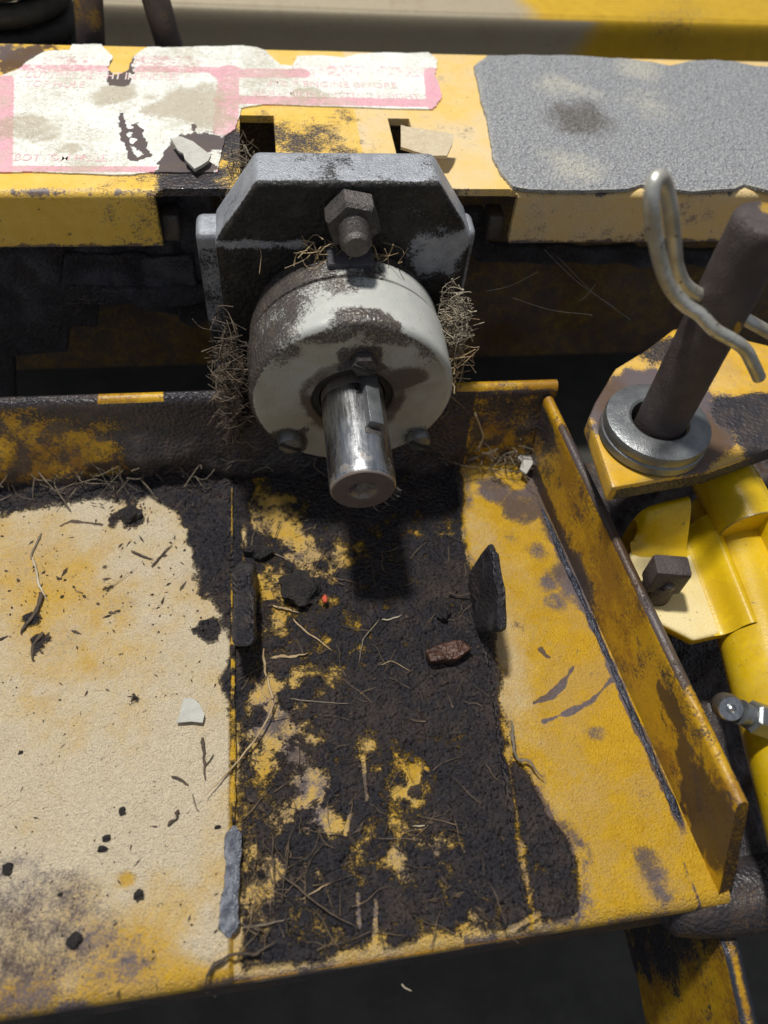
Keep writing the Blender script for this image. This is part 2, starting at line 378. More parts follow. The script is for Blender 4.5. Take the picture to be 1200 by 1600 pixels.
M_TAN = simple('tan_cardboard', (0.50, 0.41, 0.27), (0.58, 0.49, 0.34), 30, 0.8)
M_TARC = simple('tar_crumb', (0.016, 0.015, 0.018), (0.045, 0.038, 0.034), 22, 0.5, 0, 0.8, 5, 0.03)
M_BARK = simple('wet_wood_chip', (0.035, 0.016, 0.010), (0.10, 0.042, 0.025), 14, 0.35, 0, 0.7)
M_RED = simple('red_plastic_bit', (0.45, 0.05, 0.02), (0.55, 0.09, 0.04), 20, 0.5)
M_GROUND = simple('dark_grimy_concrete', (0.060, 0.057, 0.048), (0.09, 0.085, 0.073), 3, 0.85)
M_BEAD = simple('dark_weld_metal', (0.028, 0.032, 0.045), (0.085, 0.092, 0.12), 16, 0.32, 0.5, 0.8)
M_SILVER = simple('scraped_bright_metal', (0.16, 0.175, 0.22), (0.46, 0.48, 0.54), 34, 0.32, 0.6, 0.9)
M_WEB = simple('cobweb_silk', (0.06, 0.057, 0.054), (0.09, 0.086, 0.08), 10, 0.6)
M_RUBBER = simple('dusty_black_rubber', (0.018, 0.017, 0.014), (0.04, 0.037, 0.03), 8, 0.7)

# ================================================================== SETTING
g_ = link('ground', raw_mesh('ground', [(-30, -12, -2.2), (30, -12, -2.2), (30, 40, -2.2), (-30, 40, -2.2)], np.array([[0, 1, 2, 3]]), M_GROUND))
tag(g_, kind='structure')

# ================================================================== MOWER DECK
deck = empty('mower_deck', (0.2, 1.3, 0.0), 'yellow steel mower deck crusted with black grease down its middle channel', 'mower deck')
YB = 2.352                                                     # back wall
def y_front(x): return 0.292 + 0.026 * (x + 0.3)
xs = np.arange(-2.30, 1.43, 0.0052); vs = np.linspace(0, 1, 400)
Xg, Vg = np.meshgrid(xs, vs); x = Xg.ravel(); v = Vg.ravel()
yf = y_front(x); y = yf + v * (YB - yf)
P = np.stack([x, y, np.zeros_like(x)], 1)
Q = lambda *pts: zpoly(pts)
def blob(px, py, r, z=0.0):                                    # signed distance to a round spot, r in world units
    c = onz(px, py, z)[:2]; return np.hypot(x - c[0], y - c[1]) - r
nA = fbm(P, 2.2, 5, 11); nB = fbm(P, 7, 5, 23); nC = fbm(P, 22, 4, 31); nD = fbm(P * np.array([1, 0.35, 1]), 14, 4, 41); nE = fbm(P, 55, 2, 43)
xr_step = np.interp(y, [0.3, 0.45, 1.2, 1.93, 2.3], [0.715, 0.72, 0.765, 0.79, 0.80])
# grease crust
tar = np.zeros_like(x)
T1 = sdf(P, Q((-400, 725), (-400, 808), (0, 800), (60, 790), (150, 783), (235, 780), (288, 800), (298, 850), (302, 890), (325, 925), (345, 960), (352, 1000), (358, 1080), (366, 1130), (385, 1130), (385, 720)))
tar = np.maximum(tar, ss(0.035, -0.035, T1 + nB * 0.10 + nC * 0.05))
T2 = sdf(P, Q((378, 700), (368, 1100), (368, 1545), (860, 1474), (905, 1425), (892, 1340), (868, 1290), (842, 1225), (800, 1180), (790, 1110), (778, 1030), (772, 950), (742, 900), (726, 830), (722, 700)))
base = 0.93 + nB * 0.6 + nC * 0.6 + nE * 0.3
expo = np.zeros_like(x)                                        # places where the paint still shows in the channel
for px, py, r, k in [(415, 800, .13, .55), (470, 850, .12, .6), (520, 860, .08, .5), (395, 900, .05, .5), (440, 905, .10, .5), (500, 900, .10, .45), (610, 900, .08, .35), (690, 820, .06, .3),
                     (415, 1080, .07, .85), (430, 1130, .09, .95), (460, 1175, .08, .95), (480, 1230, .08, .95), (500, 1275, .06, .9), (440, 1270, .06, .7), (400, 1180, .05, .6),
                     (530, 1000, .07, .3), (470, 1060, .06, .5), (520, 1060, .05, .4), (640, 1236, .025, .9), (650, 1215, .015, .8), (625, 1335, .02, .85), (637, 1360, .02, .9), (680, 1325, .06, .55), (645, 1300, .05, .6), (750, 1437, .022, .9),
                     (430, 1350, .10, .55), (410, 1400, .10, .55), (480, 1370, .09, .45), (400, 1460, .06, .4), (560, 1330, .08, .35), (570, 1160, .04, .5), (600, 1180, .05, .4),
                     (440, 1480, .08, .35), (520, 1480, .08, .35), (600, 1490, .06, .45), (670, 1485, .04, .6), (560, 1010, .04, .4), (690, 1380, .04, .4), (420, 960, .08, .5), (760, 870, .04, .6)]:
    expo = np.maximum(expo, k * ss(0.09, -0.07, blob(px, py, r) + nC * 0.10 + nB * 0.06))
expo = np.maximum(expo, 0.30 * ss(0.15, -0.35, x - 0.18 + nA * 0.5))
for ln in [((568, 1180), (573, 1245)), ((588, 1405), (586, 1490)), ((560, 1395), (562, 1445)), ((532, 1490), (533, 1510)), ((540, 1300), (548, 1270)), ((800, 1450), (842, 1428))]:
    d = line_d(P, [onz(*q)[:2] for q in ln]); expo = np.maximum(expo, ss(0.012, 0.004, d))
chan = np.clip(base - expo * 1.05, 0, 1)
in2 = ss(0.0, 0.05, y - y_front(x) + nB * .06 - .01) * ss(0.03, -0.03, T2 + nB * 0.07 + nC * 0.05)
tar = np.maximum(tar, in2 * chan)
T2b = sdf(P, Q((800, 1175), (850, 1225), (895, 1320), (915, 1420), (880, 1465), (820, 1475), (826, 1330), (815, 1230)))
bare = np.maximum(ss(0.03, -0.04, T2b + nB * 0.08) * (0.66 + nC * 0.9 + nD * 0.8), in2 * (0.44 + nB * 0.9 + nC * 0.7))
band = np.abs(x - (xr_step + 0.018)); tar = tar * (1 - 0.8 * ss(0.03, 0.0, band + nB * .05) * ss(1.25, 0.9, y) * ss(-.25, .15, nB + nC))
bare = np.maximum(bare, ss(0.10, 0.0, T2 + nB * 0.16 + nC * 0.10) * (1 - in2) * (x > 0.5) * (0.62 + nC * .9))
# crumbs of crust, stains, scratches
for px, py, r in [(205, 810, .05), (180, 812, .03), (55, 965, .03), (60, 1010, .035), (165, 885, .012), (170, 920, .016), (210, 1093, .013), (330, 985, .045), (300, 985, .015), (1045, 1395, .0)]:
    tar = np.maximum(tar, ss(0.02, -0.02, blob(px, py, r) + nC * 0.07))
for px, py, r, k in [(60, 1450, .20, .62), (20, 1390, .13, .6), (110, 1480, .17, .55), (30, 1540, .16, .6), (215, 1500, .10, .42), (30, 900, .16, .34), (195, 950, .07, .42), (90, 1000, .10, .38), (130, 1420, .05, .5), (15, 1550, .12, .7), (80, 1540, .10, .5), (200, 1510, .03, .8), (228, 1505, .03, .7), (212, 1470, .02, .6),
                     (338, 975, .03, .7), (868, 830, .06, .75), (895, 850, .05, .75), (815, 790, .09, 1), (770, 765, .08, 1), (850, 780, .10, 1), (895, 900, .07, 1), (800, 840, .04, .6), (840, 860, .05, .7), (905, 925, .07, .85), (855, 908, .045, .8), (870, 942, .035, .85),
                     (918, 940, .05, .85), (800, 945, .012, .6), (845, 990, .0, .0), (808, 978, .018, .9), (1010, 1341, .022, .95), (1022, 1370, .022, .95), (1030, 1392, .03, .95), (1042, 1402, .022, .95), (1040, 1440, .022, .8), (1034, 1428, .016, .8),
                     (932, 1145, .014, .8), (925, 1050, .012, .7), (1008, 1240, .03, .6), (160, 950, .05, .3), (930, 1310, .02, .4), (700, 1510, .05, .6), (910, 1430, .03, .5)]:
    bare = np.maximum(bare, k * ss(0.06, -0.04, blob(px, py, r) + nC * 0.10 + nB * 0.08) * (0.8 + nC * .8))
for w, ln in [(.011, ((835, 1098), (862, 1086), (885, 1062), (900, 1035), (904, 1010))), (.012, ((850, 1127), (890, 1112), (925, 1095), (950, 1068), (962, 1060))), (.006, ((845, 1015), (852, 1025), (870, 1032))), (.007, ((160, 820), (110, 815), (95, 822))), (.010, ((1070, 1350), (1090, 1400), (1105, 1430)))]:
    d = line_d(P, [onz(*q)[:2] for q in ln]); bare = np.maximum(bare, 0.95 * ss(w * 1.6, w * 0.3, d + nC * 0.03 + nB * 0.015 + 0.003))
bare = np.maximum(bare, 0.8 * ss(0.05, 0.0, np.abs(x - np.interp(y, [.3, .6, 1.54, 2.05], [1.36, 1.33, 1.245, 1.18])) + nB * 0.06) * ss(1.3, 1.7, y + nA))
bare = np.maximum(bare, 0.9 * ss(0.03, 0.008, np.abs(x - np.interp(y, [.6, 2.05], [1.342, 1.175])) + nC * 0.025) * ss(.5, .65, y))
bare = np.maximum(bare, ss(0.05, 0.0, y - y_front(x)) * (0.34 + nB * 1.5))
# dust film
left = ss(-0.24, -0.26, x)
dust = left * (0.86 + nA * 0.7 + nB * 0.6 + nC * .35)
dust *= ss(0.02, 0.12, y - y_front(x) + nB * 0.08)
dust = dust * (1 - 0.5 * ss(0.2, -0.2, blob(50, 900, .28) + nB * .2)) * (1 - 0.6 * ss(0.15, -0.1, blob(215, 1500, .12) + nB * .2))
for px, py, r, k in [(200, 1375, .03, 1)]: dust *= 1 - k * ss(0.02, -0.02, blob(px, py, r) + nC * .04)
inch = (x > -0.24) & (x < xr_step)
dust = np.where(inch, 0.40 + nB * 0.5 + nC * .3, dust)
rp = ss(0.0, 0.03, x - xr_step) * (0.28 + nB * 1.0 + nA * 0.7) * ss(0.35, -0.05, x - xr_step - 0.1 + nA * 0.25)
dust = np.where(x > xr_step, rp, dust)
dust = np.clip(dust, 0, 1)
# relief: recessed channel, lumpy crust, rolled front edge
z = -0.03 * ss(-0.25, -0.235, x) * ss(0.012, -0.012, x - xr_step)
tarm = ss(0.4, 0.7, tar + nC * 0.5)
z += left * nE * 0.005
z += tarm * (0.006 + 0.012 * np.clip(nB + 0.25, 0, 1) + 0.006 * nC + 0.010 * nE) + nA * 0.012
fr = y - yf; z -= np.where(fr < 0.05, 0.05 - np.sqrt(np.maximum(0, 0.05 ** 2 - (0.05 - fr) ** 2)), 0)
z += 0.03 * ss(0.12, 0.0, YB - y)
V = np.stack([x, y, z], 1)
o = part('deck_sheet', V, grid(len(xs), len(vs)), M_DECK, deck); wear(o, np.stack([tar, bare, dust], 1))

# front apron below the rolled edge
ax = np.arange(-2.30, 1.425, 0.012); av = np.linspace(0, 1, 34)
Xa, Va = np.meshgrid(ax, av); xa = Xa.ravel(); va = Va.ravel()
za = -0.045 - va * 0.33; ya = y_front(xa) + 0.003 + 0.012 * np.sin(va * 5) + 0.02 * va
Pa = np.stack([xa, ya, za], 1); na = fbm(Pa, 9, 4, 5)
o = part('front_apron', Pa, grid(len(ax), len(av))[:, ::-1], M_WALL, deck)
wear(o, np.stack([ss(0.12, 0.3, va + na * 0.6) * (0.6 + na), ss(0.03, 0.16, va + na * .5) * .9 + na * .5, 0 * va], 1))

# back wall
bx = np.arange(-2.3, 1.24, 0.012); prof = [(0.0, -0.02), (0.0, 0.1), (0.0, 0.2), (0.0, 0.3), (0.0, 0.38), (0.004, 0.435), (0.015, 0.462), (0.035, 0.472), (0.056, 0.462), (0.064, 0.435), (0.064, 0.3), (0.064, 0.0)]
pf_ = np.array(smooth_path([np.array([a, b, 0]) for a, b in prof], 5))[:, :2]
Xb, Ib = np.meshgrid(bx, np.arange(len(pf_))); xb = Xb.ravel(); ib = Ib.ravel()
yb = YB + pf_[ib, 0]; zb = pf_[ib, 1]; Pb = np.stack([xb, yb, zb], 1); nb = fbm(Pb, 5, 5, 77); nb2 = fbm(Pb, 18, 3, 78)
lump = ss(0.42, 0.1, zb) * (zb < 0.44) * (yb < YB + 0.02); yb = yb - lump * (0.03 + 0.10 * np.clip(nb + 0.2, 0, 1)) * ss(0.9, 0.2, np.abs(zb - 0.1) * 2)
tb = 0.92 + nb * 0.5
tb -= 0.95 * ss(0.35, -0.15, np.hypot((xb + 1.15) * 0.7, (zb - 0.24) * 1.7) - 0.2 + nb * 0.25)
topm = ss(0.445, 0.46, zb)
xt0 = ony(150, 630, YB)[0]; xt1 = ony(255, 622, YB)[0]; xt2 = ony(728, 605, YB)[0]
tb = np.where(topm > 0.3, np.where((xb > xt0) & (xb < xt1) | (xb > xt2 - .03), 0.1 + nb2 * 0.4, 0.95), tb)
tb = np.where((xb > 0.85) & (topm < 0.3), 0.45 + nb * 0.9, tb)
gb = np.where(topm > 0.3, 0.25 + nb2 * 0.9, 0.55 + nb2)
o = part('back_wall', np.stack([xb, yb, zb], 1), grid(len(bx), len(pf_)), M_WALL, deck); wear(o, np.stack([tb, gb, 0 * tb], 1))

# right side wall: a flat bar on edge, its end cut at a slant
wt = [onz(845, 610, .472), onz(1000, 940, .472), onz(1160, 1262, .472)]
w0 = np.array([1.167, YB - 0.012, 0]); w1 = np.array([1.392, 0.335, 0]); wd = _unit(w1 - w0); wn = np.array([-wd[1], wd[0], 0]); wl = np.linalg.norm(w1 - w0)
def wall_pt(s, z, off): return w0 + wd * s + np.array([0, 0, z]) + wn * off
NS = 190; rows = [(0.0, -0.03), (0.0, 0.10), (0.0, 0.22), (0.0, 0.34), (0.0, 0.43), (0.006, 0.458), (0.025, 0.470), (0.047, 0.460), (0.055, 0.43), (0.055, 0.25), (0.055, -0.3)]
rr = np.array(smooth_path([np.array([a, b, 0]) for a, b in rows], 7))[:, :2]
V = []; zrow = []
for a, zz in rr:
    for k in range(NS):
        s = wl * k / (NS - 1) * (0.985 - 0.10 * max(zz, 0) / 0.47)
        top = np.interp(s, [0, 1.0, 1.8], [0.90, 0.83, 0.77]); V.append(wall_pt(s, zz * top if zz > 0 else zz, a * 0.85))
V = np.array(V); nw = fbm(V, 6, 5, 91); nw2 = fbm(V, 20, 4, 92); sg = (V - w0) @ wd; zz = V[:, 2] / np.interp(sg, [0, 1.0, 1.8], [0.90, 0.83, 0.77])
tw = 0.24 + nw * 0.8 + nw2 * .3
edge_t = ss(0.445, 0.46, zz) * ss(1.50, 1.35, sg + nw2 * 0.25); 
gw = np.maximum(0.20 + nw * 1.1 + nw2 * .5, 0)
gw = np.maximum(gw, 0.95 * edge_t * ss(0.02, 0.12, sg - 0.12 + nw2 * .2))
bl = np.maximum(ss(0.12, 0.03, np.hypot((sg - 1.42) * 0.8, (zz - 0.33) * 0.9) + nw2 * 0.14 + nw * .1), ss(0.20, 0.08, np.hypot((sg - 1.76) * 0.62, (zz - 0.22) * 0.7) + nw2 * 0.14 + nw * .12))
gw = np.maximum(gw, bl); gw = np.maximum(gw, 0.85 * ss(0.18, 0.06, zz + nw * 0.25) * ss(1.2, 0.6, sg))
tw = np.maximum(tw, 0.75 * ss(0.45, 0.0, sg + nw * 0.5) * ss(0.46, 0.40, zz))
o = part('side_wall', V, grid(NS, len(rr))[:, ::-1], M_WALL, deck); wear(o, np.stack([tw, gw, 0 * tw], 1))
# end face of the side wall bar
e = [wall_pt(wl * (0.985 - 0.10 * max(z_, 0) / 0.47), z_ * 0.77 if z_ > 0 else z_, a * .85) for a, z_ in rr]
o = part('end_face', e, [tuple(range(len(e)))], M_WALL, deck); wear(o, np.tile([0.35, 0.62, 0], (len(e), 1)))
# weld beads
def bead(name, pts, r, mat, seed, n=10, flat=0.75, amp=0.45):
    p = smooth_path(pts, 60); V, F = tube(p, lambda t: r * (0.25 + 0.75 * ss(0, .08, min(t, 1 - t))), n, flat); nn = fbm(V, 16, 4, seed)[:, None]
    c = np.repeat(np.array(p), n, 0); V = c + (V - c) * (1 + nn * 2 * amp); o = part(name, V, F, mat, deck); q = fbm(V, 9, 4, seed + 7) + fbm(V, 30, 3, seed + 8); wear(o, np.stack([0.42 + q * 1.3, 0.3 + q, 0.3 + q], 1)); return o
bead('weld_bead', [wall_pt(s, 0.0, -0.02) for s in (0.25, 0.7, 1.1, 1.5, 1.75)], 0.013, M_BEAD, 3, flat=.5, amp=.9)
bead('weld_bead', [onz(362, 745, -0.008), onz(359, 850, -0.008), onz(363, 1000, -0.006), onz(364, 1180, -0.008), onz(365, 1300, -0.008)], 0.009, M_DECK, 4, amp=1.0)
bead('weld_bead', [onz(366, 1290, 0.0), onz(364, 1350, 0.0), onz(360, 1400, 0.0), onz(357, 1465, 0.0)], 0.028, M_SILVER, 5, flat=.3, amp=0.5)
# side plate carried on below the apron, seen past the front edge
lp = [(wall_pt(wl * 1.0, 0, 0.03) + wd * t) for t in (0.02, 0.5, 1.0)]
xl0 = onx(1143, 1490, 1.44); xl1 = onx(1168, 1600, 1.44)
Vl = []; ys = np.linspace(0.75, -0.6, 130); zs = np.linspace(0, 1, 40)
for tz in zs:
    for yy in ys:
        n_ = 0.0; zt = float(np.interp(yy, [xl1[1], xl0[1]], [xl1[2], xl0[2]])) if True else 0
        Vl.append((1.44, yy, zt - 0.9 * tz))
Vl = np.array(Vl); nl = fbm(Vl, 6, 5, 61)
A_ = Vl + np.array([-0.02, 0, 0]); B_ = Vl + np.array([0.035, 0, 0]); n0 = len(Vl)
Fg = grid(len(ys), len(zs)); top = np.array([[k, k + 1, n0 + k + 1, n0 + k] for k in range(len(ys) - 1)])
o = part('lower_side_plate', np.concatenate([A_, B_]), np.concatenate([Fg, Fg[:, ::-1] + n0, top[:, ::-1]]), M_WALL, deck)
wl_ = np.stack([0.2 + nl * 1.2 + .5 * ss(.10, .28, Vl[:, 1]), 0.30 + nl * 1.2, 0 * nl], 1); wear(o, np.concatenate([wl_, wl_]))
# dark rolled bar running on to the right of the corner
V, F = tube(smooth_path([(1.22, 0.42, -0.17), (1.50, 0.375, -0.145), (2.4, 0.40, -0.12)], 30), lambda t: 0.125 * (0.6 + 0.4 * float(ss(0.0, 0.22, t))), 24)
o = part('front_rail', V, F, M_WALL, deck, sharp=40); c_ = coords(o); n_ = fbm(c_, 7, 4, 9); wear(o, np.stack([0.75 + n_ * 0.9, 0.7 + n_ * 0, 0 * n_], 1))

# upright tabs on the channel edges
def tab(poly_px, xpl, th, seed, bev=0.02):
    pts = [onx(p[0], p[1], xpl) for p in poly_px]
    V, F = prism([(p[1], p[2]) for p in pts], 0, th, bev, 2)
    V = np.stack([xpl + V[:, 2], V[:, 0], V[:, 1]], 1); V, F = densify(V, F, 5)
    n = fbm(V, 12, 4, seed)[:, None]; V = V + n * np.array([0.03, 0.03, 0.03]); return V, F
V, F = tab([(735, 990), (722, 940), (730, 895), (748, 866), (762, 848), (768, 870), (776, 925), (778, 990)], 0.752, 0.034, 8)
o = part('upright_tab', V, F, M_GREASE, deck, sharp=50); q = fbm(coords(o), 14, 4, 3); wear(o, np.stack([0.7 + q * 1.2, 0.4 + q, 0 * q], 1))
V, F = tab([(362, 1010), (364, 930), (362, 890), (372, 872), (386, 880), (388, 920), (380, 1010)], -0.225, 0.08, 9)
o = part('upright_tab', V, F, M_GREASE, deck, sharp=50); q = fbm(coords(o), 14, 4, 3); wear(o, np.stack([0.7 + q * 1.2, 0.4 + q, 0 * q], 1))

# grimy sheet of the deck beyond the side wall
gx = np.arange(1.2, 3.2, 0.014); gy = np.arange(0.40, 2.4, 0.014); Gx, Gy = np.meshgrid(gx, gy); Pg = np.stack([Gx.ravel(), Gy.ravel(), 0 * Gx.ravel()], 1)
ng = fbm(Pg, 4, 5, 55); ng2 = fbm(Pg, 16, 4, 56); Pg[:, 2] = -0.12 + ng2 * 0.05
o = part('outer_sheet', Pg, grid(len(gx), len(gy)), M_WALL, deck); wear(o, np.stack([0.6 + ng * 0.9, 0.9 + ng2 * 0.4, 0 * ng], 1))

# ================================================================== FRAME BEAM
ZB = 1.10; YF = onz(500, 300, ZB)[1]; YR = 4.14
beam = empty('frame_beam', (0.5, 3.5, ZB), 'dusty yellow cross beam carrying a torn warning sticker and a grey grip pad', 'frame beam')
sl = [(onz(374, 180, ZB), onz(434, 250, ZB)), (onz(605, 183, ZB), onz(659, 250, ZB))]
slots = [(a[0] + 0.0, b[0] - .005, YF + 0.10, a[1]) for a, b in sl]
slots[1] = (slots[1][0], slots[1][1], YF + 0.10, slots[0][3] - 0.012)
cx0 = ony(247, 340, YF)[0]; cx1 = ony(803, 340, YF)[0]
xs = np.unique(np.concatenate([np.arange(-2.4, 3.7, 0.009), [s for q in slots for s in q[:2]], [cx0, cx1]]))
rad = 0.03; prof = [(YR - t, ZB) for t in np.linspace(0, YR - YF - rad, 150)]
for q in slots: pass
for a in np.linspace(0, PI / 2, 9)[1:]: prof.append((YF + rad - rad * math.sin(a), ZB - rad + rad * math.cos(a)))
prof += [(YF, zz) for zz in np.linspace(ZB - rad, 0.862, 24)[1:]]
prof = np.array(prof)
for q in slots:                                                 # snap rows to the slot ends
    for yy in q[2:]:
        k = np.argmin(np.abs(prof[:, 0] - yy) + (np.abs(prof[:, 1] - ZB) > 1e-6)); prof[k, 0] = yy
Xm, Im = np.meshgrid(xs, np.arange(len(prof))); x = Xm.ravel(); ii = Im.ravel(); y = prof[ii, 0]; zz = prof[ii, 1]
P = np.stack([x, y, zz], 1); nA = fbm(P, 2.5, 5, 101); nB = fbm(P, 8, 5, 102); nC = fbm(P, 24, 4, 103)
arc = np.concatenate([[0], np.cumsum(np.hypot(*np.diff(prof, axis=0).T))]); s = arc[ii]; sF = arc[149]    # distance along the sheet
F = grid(len(xs), len(prof)); fx = x[F].mean(1); fs = s[F].mean(1); fy = y[F].mean(1); fz = zz[F].mean(1)
keep = np.ones(len(F), bool)
for q in slots: keep &= ~((fx > q[0]) & (fx < q[1]) & (fy > q[2]) & (fy < q[3]) & (fz > ZB - 1e-4))
cm = 0.05; dx_ = np.minimum(fx - cx0, cx1 - fx); ds_ = fs - (sF + 0.005)
inr = (dx_ > 0) & (ds_ > 0) & ~((dx_ < cm) & (ds_ < cm) & (np.hypot(cm - dx_, cm - ds_) > cm)); keep &= ~inr
lip = ss(sF - 0.01, sF + 0.05, s)
dirt = ss(0.25, -0.2, np.hypot((x - (cx0 + .12)) * 0.8, (y - YF - 0.08)) - 0.12 + nB * 0.4) * 0.9
c0 = onz(330, 210, ZB); dirt = np.maximum(dirt, 0.75 * ss(0.2, -0.1, np.hypot(x - c0[0], y - c0[1]) - 0.16 + nB * .3) * (zz > ZB - .02))
c1 = onz(480, 215, ZB); dirt = np.maximum(dirt, 0.62 * ss(0.3, -0.2, np.hypot((x - c1[0]) * .8, (y - c1[1]) * 1.2) - 0.2 + nB * .5 + nC * .3) * (zz > ZB - .02))
bare = 0.12 + nB * 0.9
foldm = ss(0.05, 0.0, np.abs(s - sF - 0.02) + nB * .03); bare = np.maximum(bare, foldm * (0.45 + nC * 1.3 + nB * 1.0))
c2 = onz(30, 90, ZB); bare = np.maximum(bare, 0.8 * ss(0.12, -0.05, np.hypot((x - c2[0]) * .5, y - c2[1]) - .1 + nC * .3))
bare = np.maximum(bare, lip * (0.22 + nB * 1.0 + nC * 0.4)); bare = np.maximum(bare, 0.7 * ss(0.03, 0.0, np.abs(zz - 0.862) + nC * .04) * ss(0.9, 1.1, s))
dust = np.where(x > 0.4, 0.55 + nA * 0.8 + nB * .6, 0.18 + nA * 0.7) * (1 - 0.55 * lip * (x < 0.4))
# thickness: second skin below
def sheet(V, F, th):
    n = len(V)
    d = np.zeros((n, 3)); d[:, 2] = -th
    m_ = V[:, 2] < ZB - 1e-4; d[m_, 1] = th * np.clip((ZB - V[m_, 2]) / rad, 0, 1); d[m_, 2] = -th * (1 - np.clip((ZB - V[m_, 2]) / rad, 0, 1))
    V2 = V + d
    from collections import Counter
    E = np.concatenate([F[:, [0, 1]], F[:, [1, 2]], F[:, [2, 3]], F[:, [3, 0]]]); key = np.sort(E, 1); k64 = key[:, 0].astype(np.int64) * n + key[:, 1]
    u, idx, cnt = np.unique(k64, return_index=True, return_counts=True); be = E[idx[cnt == 1]]
    side = np.stack([be[:, 1], be[:, 0], be[:, 0] + n, be[:, 1] + n], 1)
    return np.concatenate([V, V2]), np.concatenate([F, F[:, ::-1] + n, side])
P[:, 2] += np.where(zz > ZB - 1e-4, nA * 0.004, 0)
V2, F2 = sheet(P, F[keep][:, ::-1], 0.032)
o = part('beam_sheet', V2, F2, M_BEAM, beam, sharp=40)
w_ = np.stack([dirt, bare, dust], 1); wear(o, np.concatenate([w_, w_]))

# grip pad
def outline(pts, z, amp, seed, step=0.012):
    p = zpoly(pts, z); out = []
    for i in range(len(p)):
        a, b = p[i], p[(i + 1) % len(p)]; n = max(2, int(np.linalg.norm(b - a) / step))
        for k in range(n): out.append(a + (b - a) * k / n)
    out = np.array(out); c = out.mean(0); d = out - c; d /= np.linalg.norm(d, axis=1)[:, None]
    n = fbm(np.column_stack([out, 0 * out[:, 0]]), 9, 5, seed); return out + d * n[:, None] * 2 * amp
def sheet_patch(name, poly, z, mat, parent, spacing, wfun, relief=0.0, th=0.012, seed=1):
    lo = poly.min(0); hi = poly.max(0)
    gx = np.arange(lo[0], hi[0] + spacing, spacing); gy = np.arange(lo[1], hi[1] + spacing, spacing); Gx, Gy = np.meshgrid(gx, gy)
    V = np.stack([Gx.ravel(), Gy.ravel(), np.full(Gx.size, z)], 1); F = grid(len(gx), len(gy))
    d = sdf(V, poly); ok = (d[F] < spacing * 0.75).all(1); F = F[ok]
    used = np.unique(F); mp = -np.ones(len(V), int); mp[used] = np.arange(len(used)); V = V[used]; F = mp[F]; d = d[used]
    # pull the boundary onto the outline
    out = np.where(d > -spacing * 0.6)[0]
    for k in out:
        seg = poly; j = np.argmin(((seg - V[k, :2]) ** 2).sum(1)); V[k, :2] = seg[j] if d[k] > 0 else V[k, :2]
    w = wfun(V, d)
    if relief: V[:, 2] += relief * (fbm(V, 60, 3, seed) + 0.2) * ss(0, -0.03, d)
    n = len(V); V2 = V.copy(); V2[:, 2] = z - th
    E = np.concatenate([F[:, [0, 1]], F[:, [1, 2]], F[:, [2, 3]], F[:, [3, 0]]]); key = np.sort(E, 1); k64 = key[:, 0].astype(np.int64) * n + key[:, 1]
    u, idx, cnt = np.unique(k64, return_index=True, return_counts=True); be = E[idx[cnt == 1]]
    side = np.stack([be[:, 1], be[:, 0], be[:, 0] + n, be[:, 1] + n], 1)
    o = part(name, np.concatenate([V, V2]), np.concatenate([F, side]), mat, parent, sharp=50); wear(o, np.concatenate([w, w])); return o
gp = outline([(740, 108), (762, 92), (830, 91), (905, 92), (965, 96), (1015, 101), (1045, 108), (1075, 100), (1110, 98), (1150, 101), (1180, 108), (1320, 115), (1400, 300), (1200, 304), (1160, 292), (1145, 300), (1080, 304), (1000, 294), (980, 300), (910, 303), (830, 302), (800, 297), (780, 275), (770, 250), (758, 190), (748, 140)], ZB, 0.012, 5)
def grip_w(V, d):
    n = fbm(V, 5, 4, 8); c = onz(905, 190, ZB); c2 = onz(890, 150, ZB); c3 = onz(900, 270, ZB)
    t = ss(0.14, -0.08, np.hypot((V[:, 0] - c[0]) * 0.9, (V[:, 1] - c[1]) * 0.75) - 0.13 + n * .22) * 0.75
    du = 0.12 + n * 0.9
    for q, r in ((c2, .16), (c3, .12), (onz(1010, 170, ZB), .12), (onz(990, 110, ZB), .12)): du = np.maximum(du, 0.75 * ss(.15, -.1, np.hypot(V[:, 0] - q[0], V[:, 1] - q[1]) - r + n * .3))
    du = np.maximum(du, 0.55 * ss(-0.03, 0.0, d + n * 0.04))
    return np.stack([t, 0 * t, du * (1 - t)], 1)
sheet_patch('grip_pad', gp, ZB + 0.016, M_GRIP, beam, 0.0075, grip_w, 0.016, 0.014, 3)

